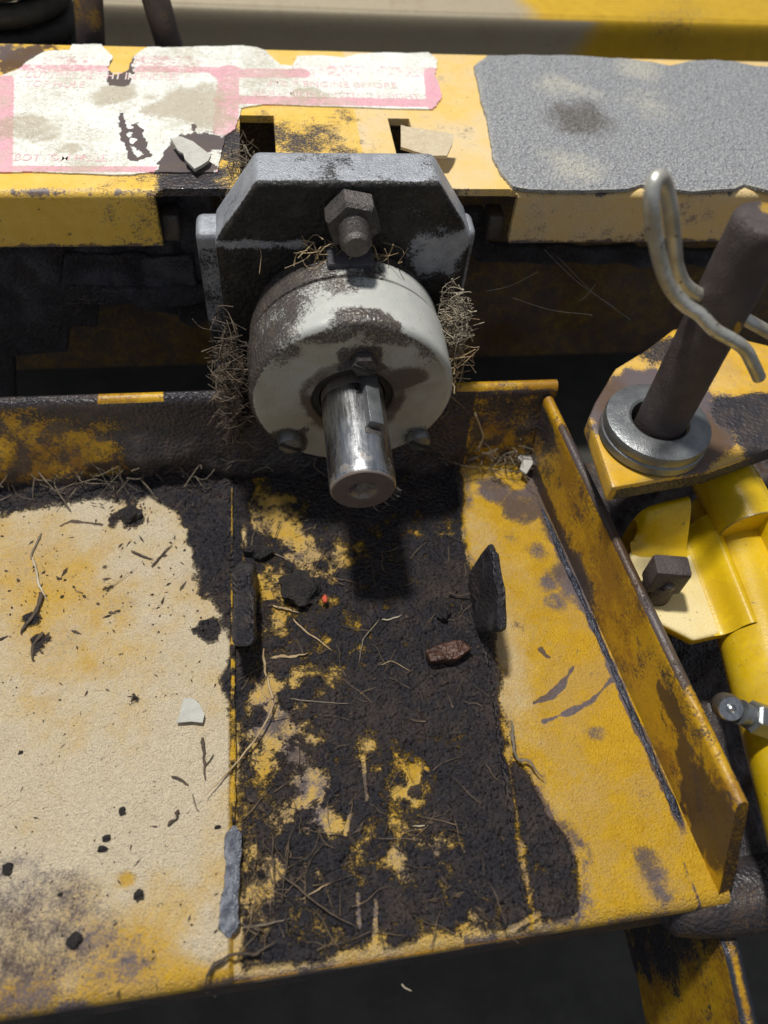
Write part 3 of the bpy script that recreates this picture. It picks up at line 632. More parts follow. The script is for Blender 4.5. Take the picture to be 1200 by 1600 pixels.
# torn warning sticker
stp = outline([(-60, 130), (0, 122), (22, 112), (50, 95), (72, 82), (108, 80), (112, 71), (160, 72), (175, 90), (168, 108), (180, 122), (200, 110), (205, 92), (230, 76), (300, 75), (380, 74), (402, 77), (415, 82), (425, 95), (440, 104), (456, 105), (464, 90), (500, 89), (540, 92), (560, 86), (600, 84), (635, 85), (668, 84), (682, 96), (682, 120), (684, 130), (690, 150), (685, 168), (678, 173), (620, 172), (500, 168), (410, 165), (378, 172), (368, 205), (352, 215), (340, 272), (250, 272), (150, 275), (60, 272), (-60, 272)], ZB, 0.018, 15, 0.008)
def stick_w(V, d):
    p = V[:, :2]; nB = fbm(V, 8, 5, 201); nC = fbm(V, 26, 4, 202); nA = fbm(V, 3, 4, 203)
    pol = lambda *q: sdf(V, zpoly(q, ZB)); ln = lambda *q: line_d(V, zpoly(q, ZB)); bl = lambda a, b, r: np.hypot(V[:, 0] - onz(a, b, ZB)[0], V[:, 1] - onz(a, b, ZB)[1]) - r
    pink = 0
    for q, w, k in (((( 0, 108), (345, 112)), .035, .62), (((345, 117), (470, 117)), .05, .75), (((470, 112), (690, 116)), .06, .42), (((358, 112), (352, 215)), .055, .72),
                    (((345, 158), (690, 164)), .04, .85), (((676, 115), (680, 168)), .045, .85), (((5, 128), (0, 270)), .05, .78), (((0, 266), (345, 268)), .022, .9), (((80, 98), (140, 98)), .05, .4), (((215, 98), (300, 98)), .06, .42)):
        pink = np.maximum(pink, k * ss(w * 1.15, w * 0.85, ln(*q)))
    pink = pink + nB * 0.35 * (pink > 0.05)
    dust = 0.40 + nA * 0.6 + nB * 0.6
    dust = np.maximum(dust, 0.95 * ss(.12, -.1, bl(305, 170, .20) + nB * .3)); dust = np.maximum(dust, 0.85 * ss(.1, -.05, bl(45, 205, .12) + nB * .2)); dust = np.maximum(dust, 0.9 * ss(.05, -.04, bl(180, 150, .11) + nB * .12))
    dust = np.maximum(dust, 0.9 * ss(.04, -.04, bl(235, 155, .03))); dust = np.maximum(dust, .9 * ss(.04, -.04, bl(110, 235, .05) + nC * .06)); dust = np.maximum(dust, .7 * ss(.1, -.1, bl(400, 140, .1) + nB * .3))
    tear = pol((465, 140), (490, 138), (520, 150), (515, 158), (460, 156), (452, 146)); dust = np.maximum(dust, ss(.01, -.01, tear + nC * .03))
    dust *= 1 - 0.9 * ss(.06, -.06, bl(225, 215, .10) + nB * .15); dust *= 1 - 0.7 * ss(.2, -.1, bl(590, 110, .3))
    tar = 0.95 * ss(.03, -.02, ln((193, 75), (190, 105), (188, 130)) - .045 + nC * .08)
    tar = np.maximum(tar, 0.8 * ss(.02, -.01, ln((190, 180), (198, 225), (206, 250)) - .012 + nC * .04)); tar = np.maximum(tar, .85 * ss(.02, -.01, ln((212, 198), (222, 235), (232, 245), (210, 252)) - .018 + nC * .06))
    tar = np.maximum(tar, 0.85 * ss(.10, -.06, bl(318, 235, .10) + nB * .3)); tar = np.maximum(tar, 0.8 * ss(.05, -.05, bl(300, 262, .10) + nB * .25)); tar = np.maximum(tar, .9 * ss(.02, -.02, ln((303, 200), (306, 240)) - .015 + nC * .05))
    return np.stack([tar, pink * (1 - ss(.3, .8, tar)), dust], 1)
stick = sheet_patch('warning_sticker', stp, ZB + 0.0075, M_STICK, beam, 0.0075, stick_w, 0.0, 0.008, 4)
stick['label'] = 'torn white warning sticker with faded pink print'
def text(body, px0, py0, px1, py1):                              # baseline start, cap-top end in the photo
    a = onz(px0, py0, ZB); b = onz(px1, py1, ZB)
    c = bpy.data.curves.new('print', 'FONT'); c.body = body; c.size = 1.0; c.extrude = 0.0; c.resolution_u = 3; c.offset = 0.012
    o = bpy.data.objects.new('print', c); COL.objects.link(o); bpy.context.view_layer.update()
    me = bpy.data.meshes.new_from_object(o.evaluated_get(bpy.context.evaluated_depsgraph_get())); bpy.data.objects.remove(o)
    n = len(me.vertices); q = np.empty(n * 3, np.float32); me.vertices.foreach_get('co', q); q = q.reshape(-1, 3)
    w = q[:, 0].max() - q[:, 0].min(); h = q[:, 1].max() - min(0, q[:, 1].min())
    q[:, 0] = (q[:, 0] - q[:, 0].min()) / w * (b[0] - a[0]); q[:, 1] = q[:, 1] / h * (onz(px0, py1, ZB)[1] - a[1]); q[:, 2] = 0.0
    org = np.array([a[0], a[1], ZB + 0.0085]) - np.array(beam.location)
    q = q + org; me.vertices.foreach_set('co', q.astype(np.float32).ravel()); me.update(); me.materials.append(M_PRINT)
    return link('printed_words', me, stick)
text('CUTTING HEIGHT IN INCHES', 38, 124, 281, 113)
text('TOP HOLE', 38, 138, 135, 128)
text('BOTTOM HOLE', 22, 254, 170, 243)
text('STOP ENGINE BEFORE', 418, 137, 618, 128)
text('ADJUSTING CUTTING HEIGHT', 392, 153, 652, 142)

# under-frame seen in the gap below the beam
under = empty('under_frame', (0.2, 3.05, 0.3), 'grease black pressed steel frame in the gap below the yellow beam', 'frame')
def vplate(pts_px, yy, th, bev=0.008):
    p = [ony(a, b, yy) for a, b in pts_px]; V, F = prism([(q[0], q[2]) for q in p], 0, th, bev); return np.stack([V[:, 0], yy + V[:, 2], V[:, 1]], 1), F
def greasy(name, VF, seed, cuts=5, base=0.45):
    V, F = densify(*VF, cuts); n = fbm(V, 10, 4, seed); V = V + n[:, None] * 0.035; o = part(name, V, F, M_GREASE, under, sharp=50); wear(o, np.stack([base + n, 0.3 + n, 0 * n], 1)); return o
greasy('notched_panel', vplate([(-120, 300), (330, 300), (345, 470), (335, 500), (300, 510), (280, 505), (275, 470), (155, 478), (150, 515), (108, 515), (105, 550), (20, 560), (25, 630), (-120, 640)], 3.02, 0.05), 21)
greasy('strip', vplate([(100, 452), (330, 452), (330, 478), (100, 482)], 2.96, 0.05), 22)
greasy('cross_rib', vplate([(100, 400), (300, 400), (310, 448), (95, 455)], 2.99, 0.03), 23)
greasy('right_strip', vplate([(700, 330), (760, 330), (762, 385), (1300, 400), (1300, 420), (745, 412)], 3.02, 0.05), 24)
V, F = box((-2.4, 3.75, -0.6), (3.9, 3.85, 1.05), 0.01); V, F = densify(V, F, 3); n = fbm(V, 2.5, 4, 71); o = part('rear_panel', V, F, M_WALL, under); wear(o, np.stack([0.45 + n * .8 - .2 * ss(.3, 1.5, V[:, 0]), .6 + n * 0, 0 * n], 1))
for px in (268, 772):
    c = ony(px, 352, 2.94); V, F = box((c[0] - .035, c[1] - .03, c[2] - .06), (c[0] + .035, c[1] + .08, c[2] + .06), 0.012); part('lug', V, F, M_DARKSTEEL, under)

# ================================================================== GEARBOX
TH = math.radians(4.2)
GO = (0.288, 2.199, 0.588)
gear = empty('gearbox', GO, 'grey cylindrical gearbox with bright keyed output shaft, bolted below the beam', 'gearbox', rot=(TH, 0, 0))
gear.rotation_euler = (TH, 0, 0)
GM = np.array(Matrix.LocRotScale(Vector(GO), gear.rotation_euler, None)); GI = np.linalg.inv(GM); INV[gear.name] = GI
def on_loc(px, py, yl):                                          # photo pixel to gearbox local x,z on the plane y = yl
    c = GI[:3, :3] @ CC + GI[:3, 3]; d = GI[:3, :3] @ ray(px, py); p = c + d * ((yl - c[1]) / d[1]); return p
def lpart(name, V, F, mat, parent=gear, sharp=40): return link(name, raw_mesh(name, np.asarray(V), F, mat, True, sharp), parent)
def turn(VF):                                                    # lathe axis z -> local +y
    V, F = VF; return np.stack([V[:, 0], V[:, 2], V[:, 1]], 1), F
def fine(prof, step):
    out = []
    for a, b in zip(prof[:-1], prof[1:]):
        n = max(1, int(math.hypot(b[0] - a[0], b[1] - a[1]) / step))
        out += [(a[0] + (b[0] - a[0]) * k / n, a[1] + (b[1] - a[1]) * k / n) for k in range(n)]
    return out + [prof[-1]]
# end cap and front barrel
V, F = turn(lathe(fine([(0.165, 0.03), (0.165, 0.004), (0.17, 0.0), (0.385, 0.0), (0.400, 0.006), (0.410, 0.018), (0.413, 0.035), (0.414, 0.236), (0.408, 0.246), (0.392, 0.250)], 0.011), 220, False))
n1 = fbm(V, 5, 5, 301); n2 = fbm(V, 18, 4, 302); n3 = fbm(V, 45, 3, 303)
face = V[:, 1] < 0.006; ang = np.arctan2(V[:, 2], V[:, 0])        # up = +90 deg
tar = np.zeros(len(V)); 
side = ~face
lx = V[:, 0]
tar = np.where(side, ss(0.22, -0.34, lx + 0.10 + n1 * 0.4 + n2 * .2) * 0.85, 0)
tar = np.where(side, np.maximum(tar, 0.62 * ss(0.10, 0.24, V[:, 1] + n1 * .25 + n2 * .1) * ss(0.26, -0.1, lx)), tar)
tp = on_loc(567, 560, 0.0); dtop = np.hypot((V[:, 0] - tp[0] - 0.01) * 0.85, (V[:, 1] - 0.02) * 1.7)
tar = np.where(side & (V[:, 2] > 0), np.maximum(tar, 0.9 * ss(0.15, 0.05, dtop + n2 * 0.12)), tar)
scr = [on_loc(567, 563, 0.0), on_loc(446, 692, 0.0), on_loc(660, 688, 0.0)]; scr = [scr[0]] + [c * np.array([.93, 1, .90]) for c in scr[1:]]
for k, c in enumerate(scr):
    d = np.hypot(V[:, 0] - c[0], V[:, 2] - c[2]); tar = np.where(face, np.maximum(tar, 0.9 * ss(0.12, 0.06, d + n2 * .1) * (1 if k < 2 else .6)), tar)
rr_ = np.hypot(V[:, 0], V[:, 2])
tar = np.where(face & (V[:, 2] > 0.02), np.maximum(tar, 0.6 * ss(0.27, 0.38, rr_ + n2 * .2) * ss(0.05, 0.3, V[:, 2])), tar)
g = np.where(face, ss(0.25, 0.19, rr_ + n2 * 0.10) * (0.8 + n2), 0)
dd = np.hypot((V[:, 0] - 0.20) * 0.8 - (V[:, 2] - 0.11) * 0.3, (V[:, 2] - 0.11)) ; g = np.where(face, np.maximum(g, 0.75 * ss(0.10, 0.05, dd + n2 * .05)), g)
du = np.where(face, 0.75 + n1 * 1.0 + n2 * .6, 0.05)
o = lpart('end_cap', V, F, M_HOUS, sharp=35); wear(o, np.stack([tar, g, du], 1))
# rear barrel
V, F = turn(lathe(fine([(0.388, 0.250), (0.390, 0.258), (0.404, 0.266), (0.402, 0.36), (0.385, 0.38), (0.385, 0.46)], 0.012), 200, False))
n1 = fbm(V, 5, 5, 311); n2 = fbm(V, 18, 4, 312)
tar = 0.82 + n1 * 0.5 + n2 * .3 - 0.8 * ss(0.05, 0.3, V[:, 0] + n1 * 0.4) * ss(0.40, 0.34, V[:, 1]) - 0.3 * (np.abs(V[:, 0]) < 0.06)
o = lpart('barrel', V, F, M_HOUS, sharp=35); wear(o, np.stack([tar, 0 * tar, 0 * tar], 1))
# small raised block on top of the barrel
V, F = box((-0.085, 0.30, 0.375), (0.095, 0.44, 0.425), 0.012); o = lpart('boss', V, F, M_GREASE); 
# seal
V, F = turn(lathe([(0.167, 0.035), (0.167, 0.012), (0.135, 0.012), (0.128, 0.03)], 90, False)); o = lpart('seal', V, F, M_RUBBER)
# output shaft
V, F = turn(lathe(fine([(0.126, 0.10), (0.126, -0.40), (0.124, -0.437), (0.116, -0.448), (0.060, -0.449), (0.050, -0.444), (0.022, -0.435), (0.0005, -0.434)], 0.012), 128, False))
n2 = fbm(V, 16, 4, 321); rr_ = np.hypot(V[:, 0], V[:, 2])
st = np.where(V[:, 1] < -0.43, 0.95 + n2 * .5, 0.10 + n2 * .7); st = np.where((V[:, 1] < -0.36) & (V[:, 1] > -0.445), 0.33 + n2, st); st = np.where(V[:, 1] > -0.03, 0.6 + n2, st)
shaft = lpart('output_shaft', V, F, M_SHAFT, sharp=40); wear(shaft, np.stack([st, st, st], 1))
# burr on the shaft end
V, F = join(*[tube(smooth_path([(0.127 * math.cos(a), -0.442, 0.127 * math.sin(a)), (0.137 * math.cos(a + .06), -0.455 - .01 * random.random(), 0.135 * math.sin(a + .06)), (0.142 * math.cos(a + .1), -0.462, 0.14 * math.sin(a + .1))], 3), lambda t: 0.004 * (1.2 - t), 5) for a in (-.5, -.35, -.28, -.15, .0, -.8, -1.2)])
lpart('burr', V, F, M_DARKSTEEL, shaft)['kind'] = 'stuff'
# key: square bar let into a keyway
ka = math.radians(24); Rk = np.array([[math.cos(ka), 0, math.sin(ka)], [0, 1, 0], [-math.sin(ka), 0, math.cos(ka)]])
V, F = box((-0.030, -0.245, 0.08), (0.030, 0.0, 0.160), 0.005); V = V @ Rk.T; o = lpart('key', V, F, M_ZINC, shaft); wear(o, np.tile([0.2, 0, 0], (len(V), 1)))
V, F = box((-0.034, -0.275, 0.10), (0.034, -0.243, 0.1262), 0.003); V = V @ Rk.T; lpart('keyway', V, F, M_DARKSTEEL, shaft)
# cap screws
for k, c in enumerate(scr):
    V, F = turn(lathe([(0.052, 0.0), (0.052, -0.03), (0.046, -0.042), (0.02, -0.048), (0.0005, -0.048)], 6 if k == 0 else 28, False)); V = V + np.array([c[0], 0, c[2]])
    o = lpart('cap_screw', V, F, M_ZINC if k else M_DARKSTEEL, sharp=30); n2 = fbm(V, 30, 3, 331 + k); wear(o, np.stack([(0.6, 0.35, 0.2)[k] + n2, 0.3 + 0 * n2, 0 * n2], 1))
    V, F = box((-0.05, -0.052, -0.008), (0.05, -0.044, 0.008), 0.002); V = V @ np.array([[math.cos(.5), 0, math.sin(.5)], [0, 1, 0], [-math.sin(.5), 0, math.cos(.5)]]).T + np.array([c[0], 0.0, c[2]])
    lpart('slot', V, F, M_RUBBER, o)
# mounting plate
YP = 0.43
pp = [on_loc(*q, YP) for q in ((400, 286), (688, 286), (730, 345), (737, 372))]
xl = pp[0][0] - 0.17; xr = pp[1][0] + 0.165; zt = pp[0][2]; zs_ = zt - 0.25
poly = [(pp[0][0], zt), (pp[1][0], zt), (xr, zs_ + 0.01), (xr, -0.50), (0.25, -0.62), (-0.2, -0.62), (xl, -0.50), (xl, zs_)]
V, F = prism(poly, 0, 0.20, 0.02, 3); V = np.stack([V[:, 0], YP + V[:, 2], V[:, 1]], 1); V, F = densify(V, F, 7)
n1 = fbm(V, 4, 5, 341); n2 = fbm(V, 16, 4, 342)
front = V[:, 1] < YP + 0.012
tar = np.where(front, 0.88 + n2 * .5 + n1 * .5, 0.22 + n2 * 0.9 + n1 * .5)
c = on_loc(685, 400, YP); pd = np.maximum(np.abs(V[:, 0] - c[0]) / 1.0, np.abs(V[:, 2] - c[2]) / 1.1); tar = np.where(front, tar - 0.95 * ss(0.15, 0.05, pd + n1 * .10 + n2 * .04), tar)
c = on_loc(360, 375, YP); tar = np.where(front, tar - 0.75 * ss(0.03, 0.0, np.abs(V[:, 2] - c[2] + 0.02) + n2 * .02) * ss(-0.08, -0.2, V[:, 0]), tar)
lo_ = (~front) & (V[:, 2] < zs_ - 0.01); tar = np.where(lo_, 0.42 + n1 * .9 + n2 * .6, tar)
o = lpart('mounting_plate', V, F, M_CAST, sharp=35); wear(o, np.stack([tar, 0 * tar, 0 * tar], 1))
# squarer plate bolted behind it
bl0 = on_loc(322, 350, YP + 0.08); V, F = box((xl - 0.075, YP + 0.05, -0.55), (xr + 0.03, YP + 0.19, bl0[2] - 0.02), 0.03, 3); V, F = densify(V, F, 6); n1 = fbm(V, 6, 5, 351); n2 = fbm(V, 18, 4, 352)
o = lpart('backing_plate', V, F, M_CAST, sharp=35); tar = np.where(V[:, 2] > bl0[2] - 0.09, 0.1 + n2, 0.55 + n1 * .8 + n2 * .4); wear(o, np.stack([tar, 0 * tar, 0 * tar], 1))
# stud and nut
c = on_loc(549, 330, YP)
V, F = turn(lathe([(0.098, 0.0), (0.105, -0.01), (0.105, -0.085), (0.092, -0.097), (0.06, -0.097)], 6, False)); aa = math.radians(12); V = V @ np.array([[math.cos(aa), 0, math.sin(aa)], [0, 1, 0], [-math.sin(aa), 0, math.cos(aa)]]).T + np.array([c[0], YP, c[2]])
o = lpart('nut', V, F, M_DARKSTEEL, sharp=25); n2 = fbm(V, 20, 3, 5); wear(o, np.stack([0.35 + n2, 0 * n2, 0 * n2], 1))
pr = [(0.057, 0.0)]
for k in range(7): pr += [(0.058, -0.095 - k * .014), (0.050, -0.102 - k * .014)]
pr += [(0.048, -0.200), (0.04, -0.208), (0.0005, -0.209)]
V, F = turn(lathe(pr, 36, False)); V = V + np.array([c[0], YP, c[2]]); stud = lpart('stud', V, F, M_DARKSTEEL, sharp=40)

# ================================================================== PIVOT BRACKET, ROD, WASHER, CLIP
ZP = 0.66
brk = empty('pivot_bracket', onz(1050, 640, ZP), 'scuffed yellow octagonal bracket plate holding the upright rusty rod', 'bracket')
bp = zpoly([(920, 652), (930, 628), (962, 575), (1010, 546), (1052, 514), (1080, 510), (1330, 570), (1330, 655), (1110, 735), (957, 762)], ZP)
V, F = prism([tuple(q) for q in bp], ZP - 0.085, ZP, 0.01, 2); V, F = densify(V, F, 6); n1 = fbm(V, 5, 5, 401); n2 = fbm(V, 16, 4, 402)
cw = onz(1032, 655, ZP); dw = np.hypot(V[:, 0] - cw[0], V[:, 1] - cw[1])
gq = 0.15 + n1 * 0.9; gq = np.maximum(gq, 0.85 * ss(0.34, 0.25, dw + n2 * .1)); cr = onz(1130, 650, ZP); gq = np.maximum(gq, 0.6 * ss(0.22, 0.1, np.hypot(V[:, 0] - cr[0], V[:, 1] - cr[1]) + n1 * .3))
tq = np.where((V[:, 2] < ZP - 0.012) & (V[:, 0] > bp[-1][0] + .02), 0.85, 0.1) + n2 * .5; tq = np.maximum(tq, 0.7 * ss(0.12, 0.05, np.hypot((V[:, 0] - onz(1040, 550, ZP)[0]) * .6, V[:, 1] - onz(1040, 550, ZP)[1]) + n2 * .1))
cq = onz(1175, 655, ZP); tq = np.maximum(tq, 0.95 * ss(0.05, -0.05, np.maximum((cq[0] - .12) - V[:, 0], V[:, 1] - (cq[1] + .12)) + n1 * .2 + n2 * .06))  # painted shadow right of the rod, drawn through the grease mask
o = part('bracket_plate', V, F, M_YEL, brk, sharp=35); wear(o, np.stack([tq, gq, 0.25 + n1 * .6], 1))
ww = onz(1030, 656, ZP + 0.10)
V, F = lathe([(0.105, -0.10), (0.105, 0.0), (0.115, 0.006), (0.172, 0.004), (0.198, -0.004), (0.203, -0.022), (0.200, -0.045), (0.196, -0.05), (0.203, -0.056), (0.205, -0.085), (0.198, -0.097), (0.12, -0.098)], 96, False)
V = V + ww; o = thing_mesh('washer', V, F, M_ZINC, 'thick dull grey steel washer round the foot of the rusty rod', 'washer', sharp=30); n2 = fbm(V, 9, 4, 411)
wear(o, np.stack([0.15 + n2 * .9, 0.2 + n2 * .9, 0 * n2], 1))
rb = ww + np.array([0.012, 0.0, -0.15]); ztop = 1.60
prof = [(0.092, 0.0)] + [(0.092, h) for h in np.linspace(0.05, ztop - rb[2] - 0.05, 60)] + [(0.092, ztop - rb[2] - 0.02), (0.084, ztop - rb[2] - 0.003), (0.080, ztop - rb[2]), (0.04, ztop - rb[2]), (0.0005, ztop - rb[2])]
V, F = lathe(prof, 64, False); n1 = fbm(V, 6, 5, 421); n2 = fbm(V, 20, 4, 422); r_ = 1 + n2 * 0.035; V[:, 0] *= r_; V[:, 1] *= r_; V = V + rb
o = thing_mesh('pivot_rod', V, F, M_RUST, 'upright rusty brown steel rod rising through the thick grey washer', 'rod', sharp=40)
gq = np.where((V[:, 2] > ztop - 0.016) & (V[:, 0] > rb[0] + 0.005 + n2 * .1), 0.85, 0.0) + n2 * .3; gq = np.maximum(gq, 0.75 * ss(0.62, 0.86, (V[:, 0] - rb[0]) / 0.098 + n1 * 1.2) * (V[:, 2] < 1.05)); gq = np.maximum(gq, ss(.03, .015, np.hypot(V[:, 0] - rb[0] - .03, V[:, 2] - 1.30 + (V[:, 0] - rb[0]) * 1.2) + n2 * .05))
wear(o, np.stack([0.2 + n1 * .9, gq, 0 * n2], 1))
# hairpin clip: straight leg through the rod, wavy leg in front of it
ya = rb[1]; yfnt = ya - 0.135
def mixy(pts): return [ony(a, b, yy) for a, b, yy in pts]
pts = mixy([(1186, 590, yfnt - .02), (1176, 568, yfnt - .02), (1163, 545, yfnt - .02), (1142, 530, yfnt - .02), (1116, 515, yfnt - .02), (1094, 492, yfnt), (1070, 476, yfnt + .01), (1046, 448, yfnt + .02), (1032, 410, yfnt + .03), (1022, 360, yfnt + .04), (1018, 315, yfnt + .05), (1022, 285, yfnt + .07), (1032, 277, yfnt + .09), (1041, 292, yfnt + .11), (1048, 330, ya - .02), (1053, 375, ya - .005), (1058, 418, ya), (1072, 446, ya), (1096, 462, ya), (1125, 475, ya), (1160, 496, ya), (1215, 527, ya)])
V, F = tube(smooth_path(pts, 8), 0.0215, 16); o = thing_mesh('hairpin_clip', V, F, M_CLIP, 'bent zinc wire hairpin clip pushed through the upright rusty rod', 'clip', sharp=50)

# ================================================================== YELLOW LIFT ARM
ZA = 0.30
arm = empty('lift_arm', onz(1100, 900, ZA), 'glossy yellow lift arm with folded plate and round tube at the right edge', 'lift arm')
ap = zpoly([(984, 858), (1000, 868), (1075, 865), (1200, 865), (1200, 985), (1128, 990), (1085, 1000), (1010, 962), (988, 905)], ZA)
V, F = prism([tuple(q) for q in ap], ZA - 0.05, ZA, 0.012, 3); V, F = densify(V, F, 5); n1 = fbm(V, 5, 4, 501); o = part('flat_plate', V, F, M_ARM, arm, sharp=35)
wear(o, np.stack([0 * n1, 0 * n1, np.where(V[:, 2] > ZA - .01, 0.75 + n1 * .6, 0.1)], 1))  # cream tone on the upper face stands in for light falling there
# sloping folded back wall and side rib as one bent sheet
yb0 = onz(1030, 868, ZA)[1]
def bend(name, sec, path, mat=M_ARM):                            # section polyline swept
    V = []; n = len(sec)
    for p in path:
        for q in sec: V.append(np.array(p) + np.array(q))
    return part(name, np.array(V), grid(n, len(path)), mat, arm)
bw = [onz(984, 858, ZA), onz(1040, 866, ZA), onz(1072, 868, ZA)]
tw_ = [ony(996, 828, yb0 + 0.10), ony(1020, 808, yb0 + 0.10), ony(1080, 792, yb0 + 0.10)]
rowsV = []
for a, b in zip(smooth_path(bw, 8), smooth_path(tw_, 8)):
    col = smooth_path([a + np.array([0, -.03, -.002]), a + np.array([0, .015, .02]), a * 0.5 + b * 0.5 + np.array([0, 0, .0]), b, b + np.array([0, .04, .012]), b + np.array([0, .06, -.05]), b + np.array([0, .06, -.35])], 6); rowsV.append(col)
rowsV = np.array(rowsV); nu = rowsV.shape[1]; o = part('back_fold', rowsV.reshape(-1, 3), grid(nu, rowsV.shape[0]), M_ARM, arm); nn = fbm(rowsV.reshape(-1, 3), 5, 4, 3); wear(o, np.stack([0.1 + nn * .6, 0.1 + nn * .6, 0 * nn], 1))
# rib and trough profile following the tube direction
d0 = onz(1083, 870, ZA); d1 = onz(1128, 990, ZA); dv = (d1 - d0) / np.linalg.norm(d1 - d0); nv = np.array([-dv[1], dv[0], 0]); nv = nv if nv[0] > 0 else -nv
sec = [nv * a + np.array([0, 0, b]) for a, b in ((-.03, -.004), (0.0, .004), (.03, .03), (.055, .075), (.08, .095), (.105, .085), (.125, .05), (.145, .02), (.165, .03), (.18, .05))]
sec = smooth_path(sec, 5); L_ = np.linalg.norm(d1 - d0)
path = [d0 + dv * (L_ * t) for t in np.linspace(-.42, 1.02, 40)]
bend('side_rib', sec, path)
# tube
tc0 = onz(1165, 740, 0.42); tdir = onz(1260, 1150, 0.25) - onz(1150, 830, 0.36); tdir = _unit(tdir)
c0 = onz(1130, 1000, 0.26) + np.array([.155, 0, 0]); c1 = onz(1195, 1250, 0.26) + np.array([.15, 0, 0]); tdir = _unit(c1 - c0)
V, F = tube([c0 + tdir * t for t in np.linspace(-.62, 1.6, 50)], 0.155, 48); o = part('arm_tube', V, F, M_ARM, arm, sharp=60); n1 = fbm(V, 4, 5, 511); wear(o, np.stack([0.12 + n1 * .9 - .1, 0.05 + n1 * .6, 0.15 + n1 * .6], 1))
V, F = tube([onz(1152, 790, 0.42) + np.array([-.05 * t, t, .05 * t]) for t in np.linspace(-.12, .16, 10)], 0.125, 40); o = part('end_boss', V, F, M_ARM, arm, sharp=50)
wx = onz(1195, 800, 0.5); V, F = box((wx[0], wx[1] - .28, wx[2] - .3), (wx[0] + .05, wx[1] + .2, wx[2] + .02), .01); part('cheek_plate', V, F, M_ARM, arm)
# square-headed pin in the plate
pc = onz(1022, 926, ZA)
V, F = lathe([(0.062, 0.0), (0.060, 0.06), (0.055, 0.10)], 28, True); pin = part('square_head_pin', V + pc, F, M_RUST, arm, sharp=40)
V, F = box((-.068, -.045, .06), (.068, .045, .20), .014); ca = -.16; V = V @ np.array([[math.cos(ca), -math.sin(ca), 0], [math.sin(ca), math.cos(ca), 0], [0, 0, 1]]).T + pc + np.array([0, .0, 0]); part('head', V, F, M_RUST, pin, sharp=30)
V, F = lathe([(.022, 0), (.018, .012), (.001, .016)], 20, False); V = np.stack([V[:, 0], -V[:, 2] - .045, V[:, 1] + .115], 1) + pc; part('dimple', V, F, M_DARKSTEEL, pin)
# grease fitting
gf0 = onz(1188, 1124, 0.40); gf1 = onz(1141, 1107, 0.44); gd = _unit(gf1 - gf0)
def along(VF, o_, d_):
    V, F = VF; q = Vector((0, 0, 1)).rotation_difference(Vector(d_)).to_matrix(); return V @ np.array(q).T + o_, F
V, F = along(lathe([(.052, -.06), (.056, -.05), (.056, .035), (.048, .043), (.036, .043)], 6, True), gf0, gd); fit = part('grease_fitting', V, F, M_ZINC, arm, sharp=30)
up_ = _unit(np.array([-.25, -.5, .82]))
V, F = along(lathe([(.036, .04), (.036, .07), (.042, .075), (.042, .085)], 32, True), gf0, gd); part('neck', V, F, M_ZINC, fit, sharp=30)
V, F = along(lathe([(.03, -.08), (.044, -.065), (.046, -.03), (.044, -.01), (.042, 0.0), (.039, .006)], 40, False), gf1 - gd * .0, up_); part('body', V, F, M_DARKSTEEL, fit, sharp=40)
V, F = along(lathe([(.041, .005), (.038, .010), (.016, .010), (.013, .006), (.010, .010), (.001, .013)], 40, False), gf1, up_); part('nipple_face', V, F, M_SHAFT, fit, sharp=40)

# ================================================================== BEHIND THE BEAM
rail = empty('rear_rail', (0.8, 5.4, 0.9), 'dusty rear rail behind the beam, brown grey on the left and yellow on the right', 'rail')
rx = np.arange(-3.5, 6.0, 0.03); yr = 5.2
zt_l = ony(300, 4, yr)[2]; zt_r = ony(1100, 30, yr)[2]
prof = [(0, -0.45), (0, -0.2), (0, -0.05), (0.02, -0.012), (0.06, 0.0), (0.3, 0.02), (0.9, 0.06)]; prof = np.array(smooth_path([np.array([a, b, 0]) for a, b in prof], 8))[:, :2]
Xr, Ir = np.meshgrid(rx, np.arange(len(prof))); x = Xr.ravel(); ii = Ir.ravel(); zt_ = np.interp(x, [-1.5, 1.0, 3.0], [zt_l, zt_l - .01, zt_r]); V = np.stack([x, yr + prof[ii, 0], zt_ + prof[ii, 1]], 1)
n1 = fbm(V, 1.5, 5, 601); n2 = fbm(V, 6, 4, 602); xm = ony(930, 50, yr)[0]; isy = ss(-0.25, 0.25, x - xm + n1 * 1.0 + (prof[ii, 1] > -0.03) * 0.6)
low = ss(-0.36, -0.42, prof[ii, 1])
o = part('rail_sheet', V, grid(len(rx), len(prof)), worn('rear_rail_paint', (0.50, 0.30, 0.01), (0.58, 0.36, 0.015), rough=0.5, dust=(0.36, 0.305, 0.21), gritty=0.2), rail)
wear(o, np.stack([np.maximum(low * .6, 0.15 + n1 * .5), 0.2 + n1 * .8, (1 - isy) * (1.0 + n2 * .3)], 1))  # brown bare patches also stand in for shade dimming the rail face
rf = link('rear_floor', raw_mesh('rear_floor', [(-6, 4.3, -0.3), (9, 4.3, -0.3), (9, 12, -0.3), (-6, 12, -0.3)], np.array([[0, 1, 2, 3]]), M_GREASE)); tag(rf, kind='structure')
def rod(name, a, b, r, label, yy):
    p0 = ony(a[0], a[1], yy); p1 = ony(b[0], b[1], yy); d = p1 - p0
    V, F = tube([p0 - d * .8 + d * t for t in np.linspace(0, 3.2, 30)], r, 20); o = thing_mesh(name, V, F, M_RUST, label, 'rod', 'rusty rods behind the beam', sharp=60); n = fbm(V, 6, 4, int(a[0])); n2 = fbm(V, 20, 3, int(a[0]) + 1); wear(o, np.stack([0.1 + n, 0.12 + n * 1.1 + n2 * .5, 0 * n], 1))
rod('rusty_rod', (142, 64), (138, 0), 0.068, 'straight rusty rod standing behind the beam beside the dark coil', 4.3)
